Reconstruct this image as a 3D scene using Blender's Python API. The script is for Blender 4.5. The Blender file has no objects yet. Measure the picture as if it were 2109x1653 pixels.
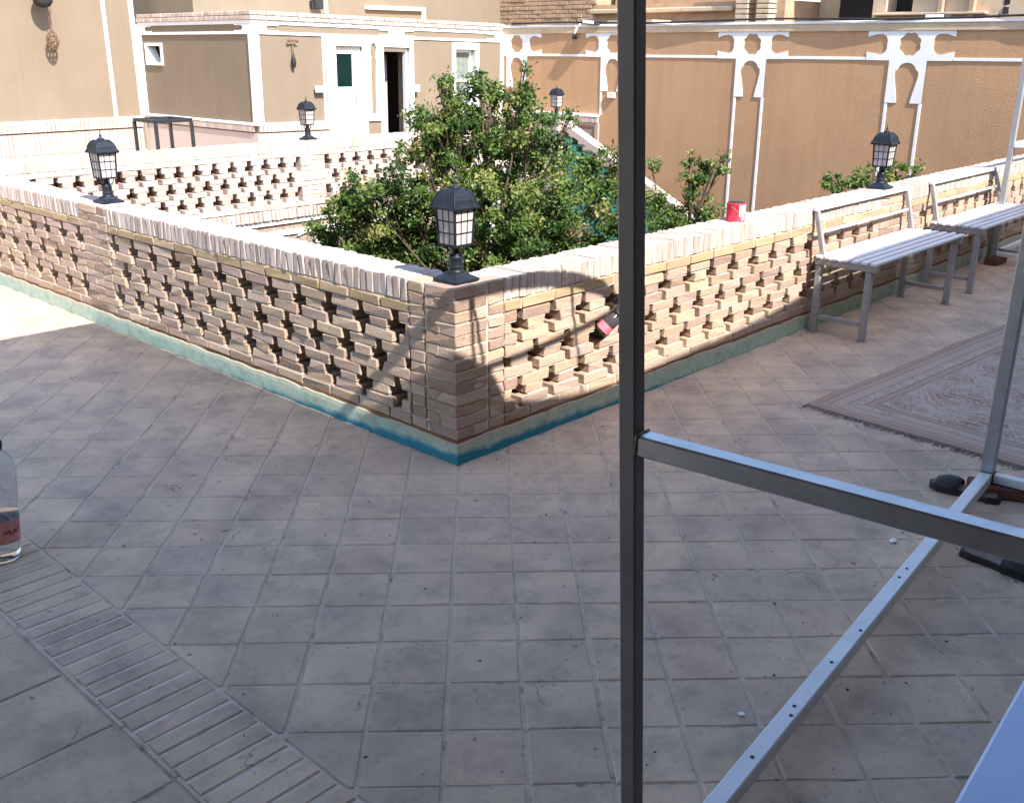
import bpy, bmesh, math, random
from mathutils import Matrix, Vector, noise

scene = bpy.context.scene
COL = scene.collection
rng = random.Random(7)
R = math.radians

# ------------------------------------------------------------------ camera, sky, sun, exposure
CAM = Vector((-2.605, -2.757, 1.625))
cam_d = bpy.data.cameras.new('camera')
cam = bpy.data.objects.new('camera', cam_d)
COL.objects.link(cam)
cr, cu, cf = Vector((0.68617, -0.72743, 0.00417)), Vector((0.24092, 0.23254, 0.94228)), Vector((0.68642, 0.64556, -0.33480))
cf.normalize(); cr = (cr - cf * cr.dot(cf)).normalized(); cu = cr.cross(cf)
cam.matrix_world = Matrix(((cr.x, cu.x, -cf.x, CAM.x), (cr.y, cu.y, -cf.y, CAM.y), (cr.z, cu.z, -cf.z, CAM.z), (0, 0, 0, 1)))
cam_d.sensor_width = 36
cam_d.lens = 34.984
cam_d.clip_start = 0.05
cam_d.clip_end = 600
scene.camera = cam

SX = .2
SUN = Vector((SX, 1.0, -1.0)).normalized()          # the way the light travels
world = bpy.data.worlds.new('World')
scene.world = world
world.use_nodes = True
wn = world.node_tree
sky = wn.nodes.new('ShaderNodeTexSky')
sky.sky_type = 'NISHITA'
sky.sun_disc = False
sky.sun_elevation = math.asin(-SUN.z)
sky.sun_rotation = math.atan2(-SUN.x, -SUN.y)
bg = wn.nodes['Background']
bg.inputs['Strength'].default_value = 0.15
wn.links.new(sky.outputs[0], bg.inputs['Color'])
sd = bpy.data.lights.new('sun', 'SUN')
sd.energy = 3.6
sd.angle = R(0.4)
sd.color = (1.0, 0.96, 0.91)
so = bpy.data.objects.new('sun', sd)
COL.objects.link(so)
so.rotation_euler = SUN.to_track_quat('-Z', 'Y').to_euler()
so.location = (-3, -8, 12)
vs = scene.view_settings
vs.view_transform = 'Standard'
vs.look = 'None'
vs.exposure = 1.7
vs.gamma = 1.0
vs.use_curve_mapping = False
scene.cycles.use_denoising = True
scene.cycles.max_bounces = 8
scene.cycles.diffuse_bounces = 4
scene.cycles.transparent_max_bounces = 8
scene.cycles.caustics_reflective = False
scene.cycles.caustics_refractive = False

# ------------------------------------------------------------------ helpers
def tag(o, label=None, cat=None, group=None, kind=None):
    if label: o['label'] = label
    if cat: o['category'] = cat
    if group: o['group'] = group
    if kind: o['kind'] = kind
    return o

def link(name, me, mat=None, parent=None, loc=None):
    o = bpy.data.objects.new(name, me)
    if mat is not None and me is not None and len(me.materials) == 0:
        me.materials.append(mat)
    COL.objects.link(o)
    if parent is not None:
        o.parent = parent
    if loc is not None:
        o.location = loc
    return o

def empty(name, loc=(0, 0, 0), rz=0, **k):
    o = bpy.data.objects.new(name, None)
    COL.objects.link(o)
    o.location = loc
    o.rotation_euler = (0, 0, rz)
    o.empty_display_size = 0.1
    return tag(o, **k)

def cbox(dx, dy, dz, ch=0.003, jit=0.0, seed=0):
    """box with chamfered edges: 24 verts, 44 triangles"""
    rr = random.Random(seed)
    hx, hy, hz = dx / 2, dy / 2, dz / 2
    ch = min(ch, hx * .45, hy * .45, hz * .45)
    V = []; idx = {}
    for sx in (-1, 1):
        for sy in (-1, 1):
            for sz in (-1, 1):
                j = [rr.uniform(-jit, jit) for _ in range(3)]
                for a in range(3):
                    p = [sx * (hx - ch), sy * (hy - ch), sz * (hz - ch)]
                    p[a] = (sx * hx, sy * hy, sz * hz)[a]
                    idx[(sx, sy, sz, a)] = len(V)
                    V.append([p[k] + j[k] for k in range(3)])
    Fs = []
    def add(f, n):
        a, b, c = (Vector(V[i]) for i in f[:3])
        if (b - a).cross(c - a).dot(Vector(n)) < 0: f = f[::-1]
        Fs.append(tuple(f))
    for a in range(3):
        b, c = (a + 1) % 3, (a + 2) % 3
        for s in (-1, 1):
            f = []
            for (t, u) in ((-1, -1), (1, -1), (1, 1), (-1, 1)):
                k = [0, 0, 0]; k[a] = s; k[b] = t; k[c] = u
                f.append(idx[(*k, a)])
            n = [0, 0, 0]; n[a] = s
            add(f, n)
        for s in (-1, 1):
            for t in (-1, 1):
                k0 = [0, 0, 0]; k0[b] = s; k0[c] = t; k0[a] = -1
                k1 = k0[:]; k1[a] = 1
                f = [idx[(*k0, b)], idx[(*k1, b)], idx[(*k1, c)], idx[(*k0, c)]]
                n = [0, 0, 0]; n[b] = s; n[c] = t
                add(f, n)
    for sx in (-1, 1):
        for sy in (-1, 1):
            for sz in (-1, 1):
                add([idx[(sx, sy, sz, a)] for a in range(3)], (sx, sy, sz))
    return V, Fs

class MB:
    """collects shapes and links them as one mesh object"""
    def __init__(self):
        self.v = []; self.f = []; self.r = []; self.sm = []
    def add(self, V, Fs, M=None, rnd=None, smooth=False):
        o = len(self.v)
        if M is not None: V = [M @ Vector(p) for p in V]
        self.v.extend(tuple(p) for p in V)
        rv = rng.random() if rnd is None else rnd
        for f in Fs:
            self.f.append(tuple(i + o for i in f)); self.r.append(rv); self.sm.append(smooth)
        return self
    def box(self, x0, x1, y0, y1, z0, z1, ch=0.002, rnd=None, jit=0, M=None):
        V, Fs = cbox(abs(x1 - x0), abs(y1 - y0), abs(z1 - z0), ch, jit, rng.randrange(10 ** 6))
        T = Matrix.Translation(((x0 + x1) / 2, (y0 + y1) / 2, (z0 + z1) / 2))
        if M is not None: T = M @ T
        return self.add(V, Fs, T, rnd)
    def bar(self, a, b, w, h=None, up=(0, 0, 1), ch=0.002, rnd=None):
        """square tube from a to b"""
        a, b = Vector(a), Vector(b); d = b - a; L = d.length; d.normalize()
        up = Vector(up)
        if abs(d.dot(up)) > .98: up = Vector((0, 1, 0))
        s = d.cross(up).normalized(); u = s.cross(d)
        h = h or w
        V, Fs = cbox(L, w, h, ch)
        M = Matrix(((d.x, s.x, u.x, 0), (d.y, s.y, u.y, 0), (d.z, s.z, u.z, 0), (0, 0, 0, 1)))
        if M.determinant() < 0:
            M = Matrix(((d.x, -s.x, u.x, 0), (d.y, -s.y, u.y, 0), (d.z, -s.z, u.z, 0), (0, 0, 0, 1)))
        return self.add(V, Fs, Matrix.Translation((a + b) / 2) @ M, rnd)
    def tube(self, pts, r, n=8, taper=None, rnd=None, cap=True):
        pts = [Vector(p) for p in pts]
        V = []; Fs = []
        u = None
        for i, p in enumerate(pts):
            t = (pts[min(i + 1, len(pts) - 1)] - pts[max(i - 1, 0)]).normalized()
            if u is None:
                u = t.cross(Vector((0, 0, 1)))
                if u.length < .05: u = t.cross(Vector((1, 0, 0)))
                u.normalize()
            u = (u - t * u.dot(t)).normalized(); w = t.cross(u)
            rad = r if taper is None else r * (1 + (taper - 1) * i / (len(pts) - 1))
            for k in range(n):
                a = 2 * math.pi * k / n
                V.append(p + (u * math.cos(a) + w * math.sin(a)) * rad)
        for i in range(len(pts) - 1):
            for k in range(n):
                Fs.append((i * n + k, i * n + (k + 1) % n, (i + 1) * n + (k + 1) % n, (i + 1) * n + k))
        self.add(V, Fs, None, rnd, True)
        if cap:
            o = len(self.v) - len(V)
            self.f.append(tuple(o + k for k in range(n))[::-1]); self.r.append(0); self.sm.append(False)
            self.f.append(tuple(o + (len(pts) - 1) * n + k for k in range(n))); self.r.append(0); self.sm.append(False)
        return self
    def lathe(self, prof, n=24, M=None, smooth=True, square=False, rnd=None):
        V = []; Fs = []
        for (r, z) in prof:
            for k in range(n):
                a = 2 * math.pi * (k + (.5 if square else 0)) / n
                rr = r * math.sqrt(2) if square else r
                V.append((rr * math.cos(a), rr * math.sin(a), z))
        for i in range(len(prof) - 1):
            for k in range(n):
                Fs.append((i * n + k, i * n + (k + 1) % n, (i + 1) * n + (k + 1) % n, (i + 1) * n + k))
        Fs.append(tuple(range(n))[::-1])
        Fs.append(tuple((len(prof) - 1) * n + k for k in range(n)))
        return self.add(V, Fs, M, rnd, smooth)
    def mesh(self, name):
        me = bpy.data.meshes.new(name)
        me.from_pydata(self.v, [], self.f)
        at = me.attributes.new('rnd', 'FLOAT', 'FACE')
        at.data.foreach_set('value', self.r)
        me.polygons.foreach_set('use_smooth', self.sm)
        me.update()
        return me
    def build(self, name, mat, parent=None, loc=None):
        return link(name, self.mesh(name), mat, parent, loc)

# ------------------------------------------------------------------ materials
def new_mat(name, rough=.8, metallic=0.0, spec=.5):
    m = bpy.data.materials.new(name)
    m.use_nodes = True
    b = m.node_tree.nodes['Principled BSDF']
    b.inputs['Roughness'].default_value = rough
    b.inputs['Metallic'].default_value = metallic
    b.inputs['Specular IOR Level'].default_value = spec
    return m, m.node_tree, b

def N(nt, t, **kw):
    n = nt.nodes.new('ShaderNode' + t)
    for k, v in kw.items():
        if k.startswith('i_'):
            n.inputs[int(k[2:]) if k[2:].isdigit() else k[2:].replace('_', ' ')].default_value = v
        else: setattr(n, k, v)
    return n

def ramp(nt, src, stops, interp='LINEAR'):
    n = nt.nodes.new('ShaderNodeValToRGB')
    n.color_ramp.interpolation = interp
    e = n.color_ramp.elements
    while len(e) > 1: e.remove(e[-1])
    e[0].position = stops[0][0]; e[0].color = (*stops[0][1], 1)
    for p, c in stops[1:]:
        x = e.new(p); x.color = (*c, 1)
    nt.links.new(src, n.inputs[0])
    return n.outputs[0]

def math_n(nt, op, a, b=None, c=None):
    n = nt.nodes.new('ShaderNodeMath'); n.operation = op
    for i, x in enumerate((a, b, c)):
        if x is None: continue
        if isinstance(x, (int, float)): n.inputs[i].default_value = x
        else: nt.links.new(x, n.inputs[i])
    return n.outputs[0]

def mixc(nt, fac, a, b, mode='MIX'):
    n = nt.nodes.new('ShaderNodeMix'); n.data_type = 'RGBA'; n.blend_type = mode
    for s, x in ((n.inputs[0], fac), (n.inputs[6], a), (n.inputs[7], b)):
        if isinstance(x, (int, float)): s.default_value = x
        elif isinstance(x, tuple): s.default_value = (*x, 1)
        else: nt.links.new(x, s)
    return n.outputs[2]

def coords(nt, world=True):
    if world: return N(nt, 'NewGeometry').outputs['Position']
    return N(nt, 'TexCoord').outputs['Object']

def noise_n(nt, vec, scale, detail=4, rough=.55, out=0):
    n = N(nt, 'TexNoise'); n.inputs['Scale'].default_value = scale
    n.inputs['Detail'].default_value = detail; n.inputs['Roughness'].default_value = rough
    nt.links.new(vec, n.inputs['Vector'])
    return n.outputs[out]

def bump(nt, b, h, strength=.3, dist=.01):
    n = N(nt, 'Bump'); n.inputs['Strength'].default_value = strength; n.inputs['Distance'].default_value = dist
    nt.links.new(h, n.inputs['Height']); nt.links.new(n.outputs[0], b.inputs['Normal'])

def piece_rnd(nt):
    a = N(nt, 'Attribute'); a.attribute_name = 'rnd'
    o = N(nt, 'ObjectInfo')
    return math_n(nt, 'FRACT', math_n(nt, 'ADD', a.outputs['Fac'], o.outputs['Random']))

def mat_pieces(name, stops, grain=60, speck=.25, rough=.9, bmp=.35, dark=(.08, .06, .05), blotch=3.0, smear=None):
    """brick / tile: each piece its own tone, with grain and pits"""
    m, nt, b = new_mat(name, rough, spec=.25)
    p = coords(nt)
    c = ramp(nt, piece_rnd(nt), stops)
    n1 = noise_n(nt, p, blotch, 5)
    n2 = noise_n(nt, p, grain, 6, .65)
    c = mixc(nt, math_n(nt, 'MULTIPLY', math_n(nt, 'SUBTRACT', n1, .35), .55), c, mixc(nt, 1.0, c, (.72, .70, .72), 'MULTIPLY'))
    sp = ramp(nt, n2, [(.30, (1, 1, 1)), (.42, (0, 0, 0))])
    c = mixc(nt, math_n(nt, 'MULTIPLY', sp, speck), c, dark)
    if smear:
        sm = ramp(nt, noise_n(nt, p, 24, 5, .7), [(.56, (0, 0, 0)), (.70, (1, 1, 1))])
        c = mixc(nt, math_n(nt, 'MULTIPLY', sm, .5), c, smear)
        ch = ramp(nt, noise_n(nt, p, 38, 3, .6), [(.27, (1, 1, 1)), (.34, (0, 0, 0))])
        c = mixc(nt, math_n(nt, 'MULTIPLY', ch, .6), c, (.15, .095, .065))
    nt.links.new(c, b.inputs['Base Color'])
    bump(nt, b, math_n(nt, 'ADD', n2, math_n(nt, 'MULTIPLY', n1, .6)), bmp, .006)
    return m

def mat_noise(name, c0, c1, scale=4, rough=.85, bmp=.2, metallic=0, fine=50, spec=.35, stains=None, dist=.005, streak=0):
    m, nt, b = new_mat(name, rough, metallic, spec)
    p = coords(nt)
    n1 = noise_n(nt, p, scale, 6, .6)
    c = ramp(nt, n1, [(.3, c0), (.7, c1)])
    if stains:
        st = ramp(nt, noise_n(nt, p, stains[1], 5, .7), [(.55, (0, 0, 0)), (.75, (1, 1, 1))])
        c = mixc(nt, math_n(nt, 'MULTIPLY', st, stains[2]), c, stains[0])
    if streak:
        mp = N(nt, 'Mapping'); mp.inputs['Scale'].default_value = (7, 7, .35); nt.links.new(p, mp.inputs['Vector'])
        sk = ramp(nt, noise_n(nt, mp.outputs[0], 1.6, 5, .6), [(.45, (0, 0, 0)), (.72, (1, 1, 1))])
        c = mixc(nt, math_n(nt, 'MULTIPLY', sk, streak), c, mixc(nt, 1.0, c, (.62, .58, .55), 'MULTIPLY'))
        fl_ = ramp(nt, noise_n(nt, p, 95, 2, .5), [(.66, (0, 0, 0)), (.74, (1, 1, 1))])
        c = mixc(nt, math_n(nt, 'MULTIPLY', fl_, .15), c, (.5, .38, .22))
    nt.links.new(c, b.inputs['Base Color'])
    if bmp: bump(nt, b, noise_n(nt, p, fine, 5, .6), bmp, dist)
    return m

M = {}
BUFF = [(0, (.32, .215, .15)), (.22, (.43, .315, .225)), (.45, (.365, .26, .205)), (.65, (.45, .335, .22)), (.82, (.275, .18, .13)), (1, (.40, .285, .23))]
M['brick'] = mat_pieces('brick buff', BUFF, 70, .55, .92, .7, (.13, .085, .06), 9, smear=(.50, .42, .35))
M['sailor'] = mat_pieces('brick ochre', [(0, (.37, .265, .145)), (.4, (.43, .32, .185)), (.7, (.34, .24, .145)), (1, (.41, .295, .20))], 70, .5, .92, .5, (.15, .1, .07), 8)
M['coping'] = mat_pieces('brick coping', [(0, (.42, .335, .29)), (.3, (.50, .41, .36)), (.6, (.37, .285, .24)), (1, (.52, .44, .39))], 60, .35, .92, .4, (.2, .15, .12), 6)
M['farbrick'] = mat_pieces('brick far', [(0, (.42, .325, .27)), (.3, (.50, .405, .345)), (.6, (.38, .285, .235)), (1, (.52, .44, .39))], 40, .3, .92, .3, (.22, .16, .12), 5)
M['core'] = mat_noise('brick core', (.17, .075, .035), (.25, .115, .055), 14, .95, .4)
M['mortar'] = mat_noise('mortar', (.44, .375, .32), (.56, .49, .43), 25, .95, .4)
M['grazing_plaster'] = mat_noise('straw plaster for grazing light', (.41, .24, .13), (.475, .28, .152), 1.3, .95, .5, fine=70, dist=.006, stains=((.34, .205, .12), 3.2, .45), streak=.22)  # same plaster as the houses, colour raised and reddened for its grazing light
M['plaster'] = mat_noise('straw plaster', (.18, .138, .096), (.208, .16, .112), 1.3, .95, .5, fine=70, dist=.006, stains=((.19, .14, .10), 3.2, .4), streak=.15)  # straw plaster toned down for the fully sunlit house fronts
M['gypsum'] = mat_noise('white gypsum', (.70, .68, .66), (.80, .78, .76), 5, .85, .15)
M['oldbrick'] = mat_noise('old mud brick', (.34, .21, .13), (.46, .31, .20), 6, .95, .5, fine=30, stains=((.2, .13, .09), 9, .5))
M['oldlight'] = mat_noise('old pale plaster', (.46, .34, .22), (.58, .45, .31), 2.5, .95, .5, fine=25, stains=((.3, .2, .12), 7, .6))
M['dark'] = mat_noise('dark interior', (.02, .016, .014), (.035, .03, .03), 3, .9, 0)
M['iron'] = mat_noise('black iron', (.012, .013, .016), (.03, .032, .038), 30, .42, .15, spec=.5)
M['lampiron'] = mat_noise('lantern iron', (.006, .009, .014), (.014, .020, .028), 25, .5, .2, spec=.3)
M['steel'] = mat_noise('grey painted steel', (.26, .25, .25), (.33, .32, .32), 9, .38, .08, spec=.5, stains=((.14, .11, .09), 14, .4))
M['galv'] = mat_noise('galvanised steel', (.36, .37, .40), (.46, .48, .52), 9, .36, .06, metallic=.92, stains=((.2, .17, .15), 14, .4))
M['shaded_steel'] = mat_noise('shaded steel', (.13, .115, .115), (.18, .16, .16), 7, .42, .1, spec=.45, stains=((.15, .10, .08), 16, .4))  # frame steel with the near posts' backlit shade put into its colour
M['bead'] = mat_noise('weld bead', (.10, .075, .06), (.2, .16, .13), 60, .5, .3, metallic=.6)
M['white_steel'] = mat_noise('white painted steel', (.62, .63, .65), (.72, .73, .74), 9, .35, .06, spec=.5, stains=((.42, .4, .38), 12, .35))
M['bark'] = mat_noise('bark', (.05, .036, .026), (.10, .075, .05), 20, .95, .7)
M['pvc'] = mat_noise('white door', (.74, .76, .76), (.8, .81, .81), 3, .4, 0)
M['curtain'] = mat_noise('grey curtain', (.34, .33, .36), (.46, .45, .48), 12, .9, .2)
M['black'] = mat_noise('black rubber', (.012, .012, .013), (.03, .028, .028), 30, .55, .3)
M['insole'] = mat_noise('worn insole', (.14, .11, .09), (.22, .18, .15), 25, .8, .3)
M['redbrick'] = mat_noise('dark red brick', (.13, .055, .04), (.19, .085, .06), 18, .9, .5)
M['boxw'] = mat_noise('cream box', (.62, .56, .46), (.7, .64, .54), 8, .6, 0)
M['brown'] = mat_noise('brown cord', (.10, .055, .03), (.2, .12, .07), 30, .9, .4)
M['tabletop'] = mat_noise('pale laminate', (.42, .56, .84), (.48, .63, .90), 3, .3, .03)
M['red'] = mat_noise('red paint', (.55, .02, .04), (.68, .04, .06), 10, .4, 0)
M['tin'] = mat_noise('white label', (.72, .74, .76), (.82, .83, .84), 8, .45, 0)
M['pink'] = mat_noise('pink label', (.62, .13, .17), (.7, .2, .24), 20, .5, 0)
M['foil'] = mat_noise('crumpled paper', (.7, .7, .7), (.85, .85, .85), 20, .5, .3)
M['ground'] = mat_noise('earth', (.30, .22, .15), (.38, .29, .2), .5, .95, .3)
M['teal'] = mat_noise('teal glazed brick', (.03, .16, .13), (.06, .24, .19), 10, .35, .2)
M['tan'] = mat_noise('tan leather', (.2, .13, .09), (.28, .19, .13), 20, .7, .2)

def mat_tile():
    m = mat_pieces('floor tile', [(0, (.55, .41, .295)), (.2, (.61, .455, .325)), (.4, (.51, .385, .285)), (.6, (.59, .44, .32)), (.8, (.535, .40, .305)), (1, (.58, .42, .30))], 45, .35, .8, .35, (.17, .145, .135), 2.2)
    nt = m.node_tree; b = nt.nodes['Principled BSDF']
    src = b.inputs['Base Color'].links[0].from_socket
    p = coords(nt)
    st = ramp(nt, noise_n(nt, p, 7, 7, .75), [(.48, (0, 0, 0)), (.66, (1, 1, 1))])
    c = mixc(nt, math_n(nt, 'MULTIPLY', st, .5), src, (.29, .235, .19))
    st2 = ramp(nt, noise_n(nt, p, 19, 4, .6), [(.66, (0, 0, 0)), (.72, (1, 1, 1))])
    c = mixc(nt, math_n(nt, 'MULTIPLY', st2, .35), c, (.50, .45, .42))
    big = ramp(nt, noise_n(nt, p, 3.2, 5, .65), [(.33, (.74, .74, .77)), (.67, (1.14, 1.12, 1.08))])
    c = mixc(nt, 1.0, c, big, 'MULTIPLY')
    vo = N(nt, 'TexVoronoi'); vo.feature = 'DISTANCE_TO_EDGE'; vo.inputs['Scale'].default_value = 5.5
    wv = N(nt, 'VectorMath', operation='ADD'); wsc = N(nt, 'VectorMath', operation='SCALE'); wsc.inputs['Scale'].default_value = .06
    nt.links.new(noise_n(nt, p, 14, 4, .6, 1), wsc.inputs[0]); nt.links.new(p, wv.inputs[0]); nt.links.new(wsc.outputs[0], wv.inputs[1]); nt.links.new(wv.outputs[0], vo.inputs['Vector'])
    cr_ = math_n(nt, 'MULTIPLY', math_n(nt, 'LESS_THAN', vo.outputs['Distance'], .007), math_n(nt, 'GREATER_THAN', noise_n(nt, p, 2.6, 2), .63))
    c = mixc(nt, math_n(nt, 'MULTIPLY', cr_, .65), c, (.13, .10, .085))
    st3 = ramp(nt, noise_n(nt, p, 33, 3, .5), [(.27, (1, 1, 1)), (.31, (0, 0, 0))])
    c = mixc(nt, math_n(nt, 'MULTIPLY', st3, .75), c, (.10, .085, .08))
    nt.links.new(c, b.inputs['Base Color'])
    return m
M['tile'] = mat_tile()
M['joint'] = mat_noise('pale joint mortar', (.50, .40, .31), (.66, .55, .45), 16, .95, .4, stains=((.2, .16, .13), 12, .8))
M['grout'] = mat_noise('grout', (.42, .325, .25), (.56, .45, .36), 12, .95, .4, stains=((.07, .06, .055), 11, 1.0))

def mat_skirt():
    """grey plaster skirting with teal paint, freshest round the corner"""
    m, nt, b = new_mat('painted skirting', .8)
    p = coords(nt)
    sep = N(nt, 'SeparateXYZ'); nt.links.new(p, sep.inputs[0])
    z = sep.outputs[2]
    ln = N(nt, 'VectorMath', operation='LENGTH'); nt.links.new(p, ln.inputs[0])
    n = noise_n(nt, p, 9, 6, .65)
    h = math_n(nt, 'ADD', z, math_n(nt, 'MULTIPLY', math_n(nt, 'SUBTRACT', n, .5), .07))
    reach = math_n(nt, 'ADD', .050, math_n(nt, 'MULTIPLY', ln.outputs['Value'], -.030))
    f = math_n(nt, 'MULTIPLY', math_n(nt, 'SUBTRACT', reach, h), 40)
    n_ = nt.nodes.new('ShaderNodeClamp'); nt.links.new(math_n(nt, 'ADD', f, .5), n_.inputs[0])
    base = ramp(nt, noise_n(nt, p, 14, 6, .7), [(.25, (.19, .26, .20)), (.5, (.33, .43, .34)), (.75, (.46, .48, .39))])
    tf = ramp(nt, math_n(nt, 'ADD', z, math_n(nt, 'MULTIPLY', math_n(nt, 'SUBTRACT', noise_n(nt, p, 22, 5, .7), .5), .08)), [(.05, (0, 0, 0)), (.095, (1, 1, 1))])
    base = mixc(nt, math_n(nt, 'MULTIPLY', tf, .75), base, (.36, .285, .20))
    c = mixc(nt, n_.outputs[0], base, (.015, .17, .23))
    nt.links.new(c, b.inputs['Base Color'])
    bump(nt, b, noise_n(nt, p, 60, 5), .4, .005)
    return m
M['skirt'] = mat_skirt()

def mat_leaf():
    m, nt, b = new_mat('leaf', .5, spec=.4)
    a = N(nt, 'Attribute'); a.attribute_name = 'rnd'
    c = ramp(nt, a.outputs['Fac'], [(0, (.022, .055, .010)), (.3, (.065, .13, .022)), (.6, (.12, .19, .035)), (.85, (.20, .225, .055)), (1, (.34, .29, .11))])
    nt.links.new(c, b.inputs['Base Color'])
    tr = N(nt, 'BsdfTranslucent'); nt.links.new(c, tr.inputs[0])
    mx = N(nt, 'MixShader'); mx.inputs[0].default_value = .38
    out = nt.nodes['Material Output']
    nt.links.new(b.outputs[0], mx.inputs[1]); nt.links.new(tr.outputs[0], mx.inputs[2]); nt.links.new(mx.outputs[0], out.inputs[0])
    return m
M['leaf'] = mat_leaf()

def mat_glass(name, col, rough, trans, ior=1.3):
    m, nt, b = new_mat(name, rough)
    b.inputs['Base Color'].default_value = (*col, 1)
    b.inputs['Transmission Weight'].default_value = trans
    b.inputs['IOR'].default_value = ior
    return m
M['pane'] = mat_glass('frosted pane', (.72, .62, .58), .5, .35)
M['glass'] = mat_glass('dark glass', (.004, .016, .015), .06, 0)
M['pet'] = mat_glass('clear plastic', (.95, .97, .98), .12, .80, 1.12)
M['water'] = mat_glass('water', (.95, .98, .98), .02, 1, 1.33)
M['wglass'] = mat_noise('patterned glass', (.07, .10, .085), (.26, .28, .24), 60, .4, .3)

def mat_rug(L, W):
    m, nt, b = new_mat('faded rug', .95, spec=.1)
    p = N(nt, 'TexCoord').outputs['Object']
    sep = N(nt, 'SeparateXYZ'); nt.links.new(p, sep.inputs[0])
    x, y = sep.outputs[0], sep.outputs[1]
    ax = math_n(nt, 'ABSOLUTE', math_n(nt, 'SUBTRACT', x, L / 2)); ay = math_n(nt, 'ABSOLUTE', math_n(nt, 'ADD', y, W / 2))
    d = math_n(nt, 'MINIMUM', math_n(nt, 'SUBTRACT', L / 2, ax), math_n(nt, 'SUBTRACT', W / 2, ay))
    wob = math_n(nt, 'MULTIPLY', math_n(nt, 'SUBTRACT', noise_n(nt, p, 30, 3), .5), .012)
    dw = math_n(nt, 'ADD', d, wob)
    bands = ramp(nt, dw, [(0, (.30, .22, .20)), (.03, (.12, .09, .09)), (.04, (.34, .27, .25)), (.07, (.09, .07, .07)), (.078, (.37, .31, .29)), (.13, (.11, .08, .085)), (.14, (.40, .37, .36)), (.19, (.10, .08, .08)), (.20, (.33, .25, .24)), (.23, (.12, .09, .09)), (.24, (.36, .35, .36))], 'CONSTANT')
    # hexagonal medallions in staggered rows with stepped outlines, small flowers between
    px_, py_ = .62, .46
    def cell(off):
        u = math_n(nt, 'SUBTRACT', math_n(nt, 'FRACT', math_n(nt, 'ADD', math_n(nt, 'DIVIDE', x, px_), off)), .5)
        w_ = math_n(nt, 'SUBTRACT', math_n(nt, 'FRACT', math_n(nt, 'ADD', math_n(nt, 'DIVIDE', y, py_), off)), .5)
        return math_n(nt, 'ADD', math_n(nt, 'ABSOLUTE', u), math_n(nt, 'MAXIMUM', math_n(nt, 'ABSOLUTE', w_), .16))
    step = math_n(nt, 'MULTIPLY', math_n(nt, 'SUBTRACT', noise_n(nt, p, 55, 2), .5), .09)
    dd = math_n(nt, 'ADD', math_n(nt, 'MINIMUM', cell(.0), cell(.5)), step)
    rl = ramp(nt, dd, [(0, (.10, .07, .07)), (.19, (.40, .33, .31)), (.225, (.07, .05, .055)), (.255, (.36, .25, .24)), (.33, (.08, .055, .06)), (.352, (.42, .40, .40)), (.405, (.09, .065, .07)), (.425, (.39, .37, .38))], 'CONSTANT')
    v = N(nt, 'TexVoronoi'); v.distance = 'MANHATTAN'; v.inputs['Scale'].default_value = 15; nt.links.new(p, v.inputs['Vector'])
    motif = ramp(nt, v.outputs['Distance'], [(0, (.30, .16, .15)), (.13, (.05, .035, .04)), (.30, (.43, .40, .39)), (.5, (.08, .06, .06)), (.62, (.40, .36, .355))], 'CONSTANT')
    field = mixc(nt, math_n(nt, 'MULTIPLY', math_n(nt, 'GREATER_THAN', noise_n(nt, p, 7, 3), .47), .75), rl, motif)
    w2 = N(nt, 'TexVoronoi'); w2.inputs['Scale'].default_value = 34; nt.links.new(p, w2.inputs['Vector'])
    field = mixc(nt, math_n(nt, 'MULTIPLY', math_n(nt, 'LESS_THAN', w2.outputs['Distance'], .26), .75), field, (.06, .045, .045))
    bm = math_n(nt, 'MULTIPLY', math_n(nt, 'MULTIPLY', math_n(nt, 'GREATER_THAN', dw, .14), math_n(nt, 'LESS_THAN', dw, .19)), .8)
    bands = mixc(nt, bm, bands, motif)
    c = mixc(nt, math_n(nt, 'GREATER_THAN', dw, .24), bands, field)
    c = mixc(nt, .10, c, (.36, .31, .305))
    c = mixc(nt, math_n(nt, 'MULTIPLY', noise_n(nt, p, 3, 4), .4), c, (.42, .37, .35))
    c = mixc(nt, .22, mixc(nt, 1.0, c, (1.15, .98, .82), 'MULTIPLY'), (.50, .385, .30))
    nt.links.new(c, b.inputs['Base Color'])
    bump(nt, b, noise_n(nt, p, 160, 3), .5, .004)
    return m

# ------------------------------------------------------------------ setting: ground, terraces, courtyard
H = 0.74            # parapet height
CZ = -3.3           # courtyard floor
def struct(name, mb, mat):
    return tag(mb.build(name, mat), kind='structure')

g = MB(); g.add([(-300, -300, CZ - .05), (300, -300, CZ - .05), (300, 300, CZ - .05), (-300, 300, CZ - .05)], [(0, 1, 2, 3)])
struct('ground', g, M['ground'])
g = MB(); g.box(0, 8.0, 0, 6, CZ - .05, CZ, 0)
struct('courtyard_floor', g, M['grout'])
floor = MB()
floor.box(-7, 12, -8, .04, -.3, -.0035, 0)
floor.box(-7, .04, .0401, 7.4, -.3, -.0035, 0)
floor.box(-7, 8.2, 7.4001, 12, -.4, -.0035, 0)
floor.box(.0401, 8.0, 5.80, 7.3999, -.3, -.0035, 0)
floor.box(6.9, 8.0, 5.42, 5.7999, -.3, -.0035, 0)
FLOOR = struct('terrace_floor', floor, M['grout'])

# ------------------------------------------------------------------ unseen house behind the camera, deep eave shaped to cast the shade
house = empty('porch_house', (-3, -3.05, 0), label='unseen beige plastered house and flat porch eave shaped to shade the near terrace', cat='house')
hinv = Matrix.Translation((3, 3.05, 0))
ZT = 3.2
def fl(x, y): return (x - SX * ZT, y - ZT)
mb = MB()
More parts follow.
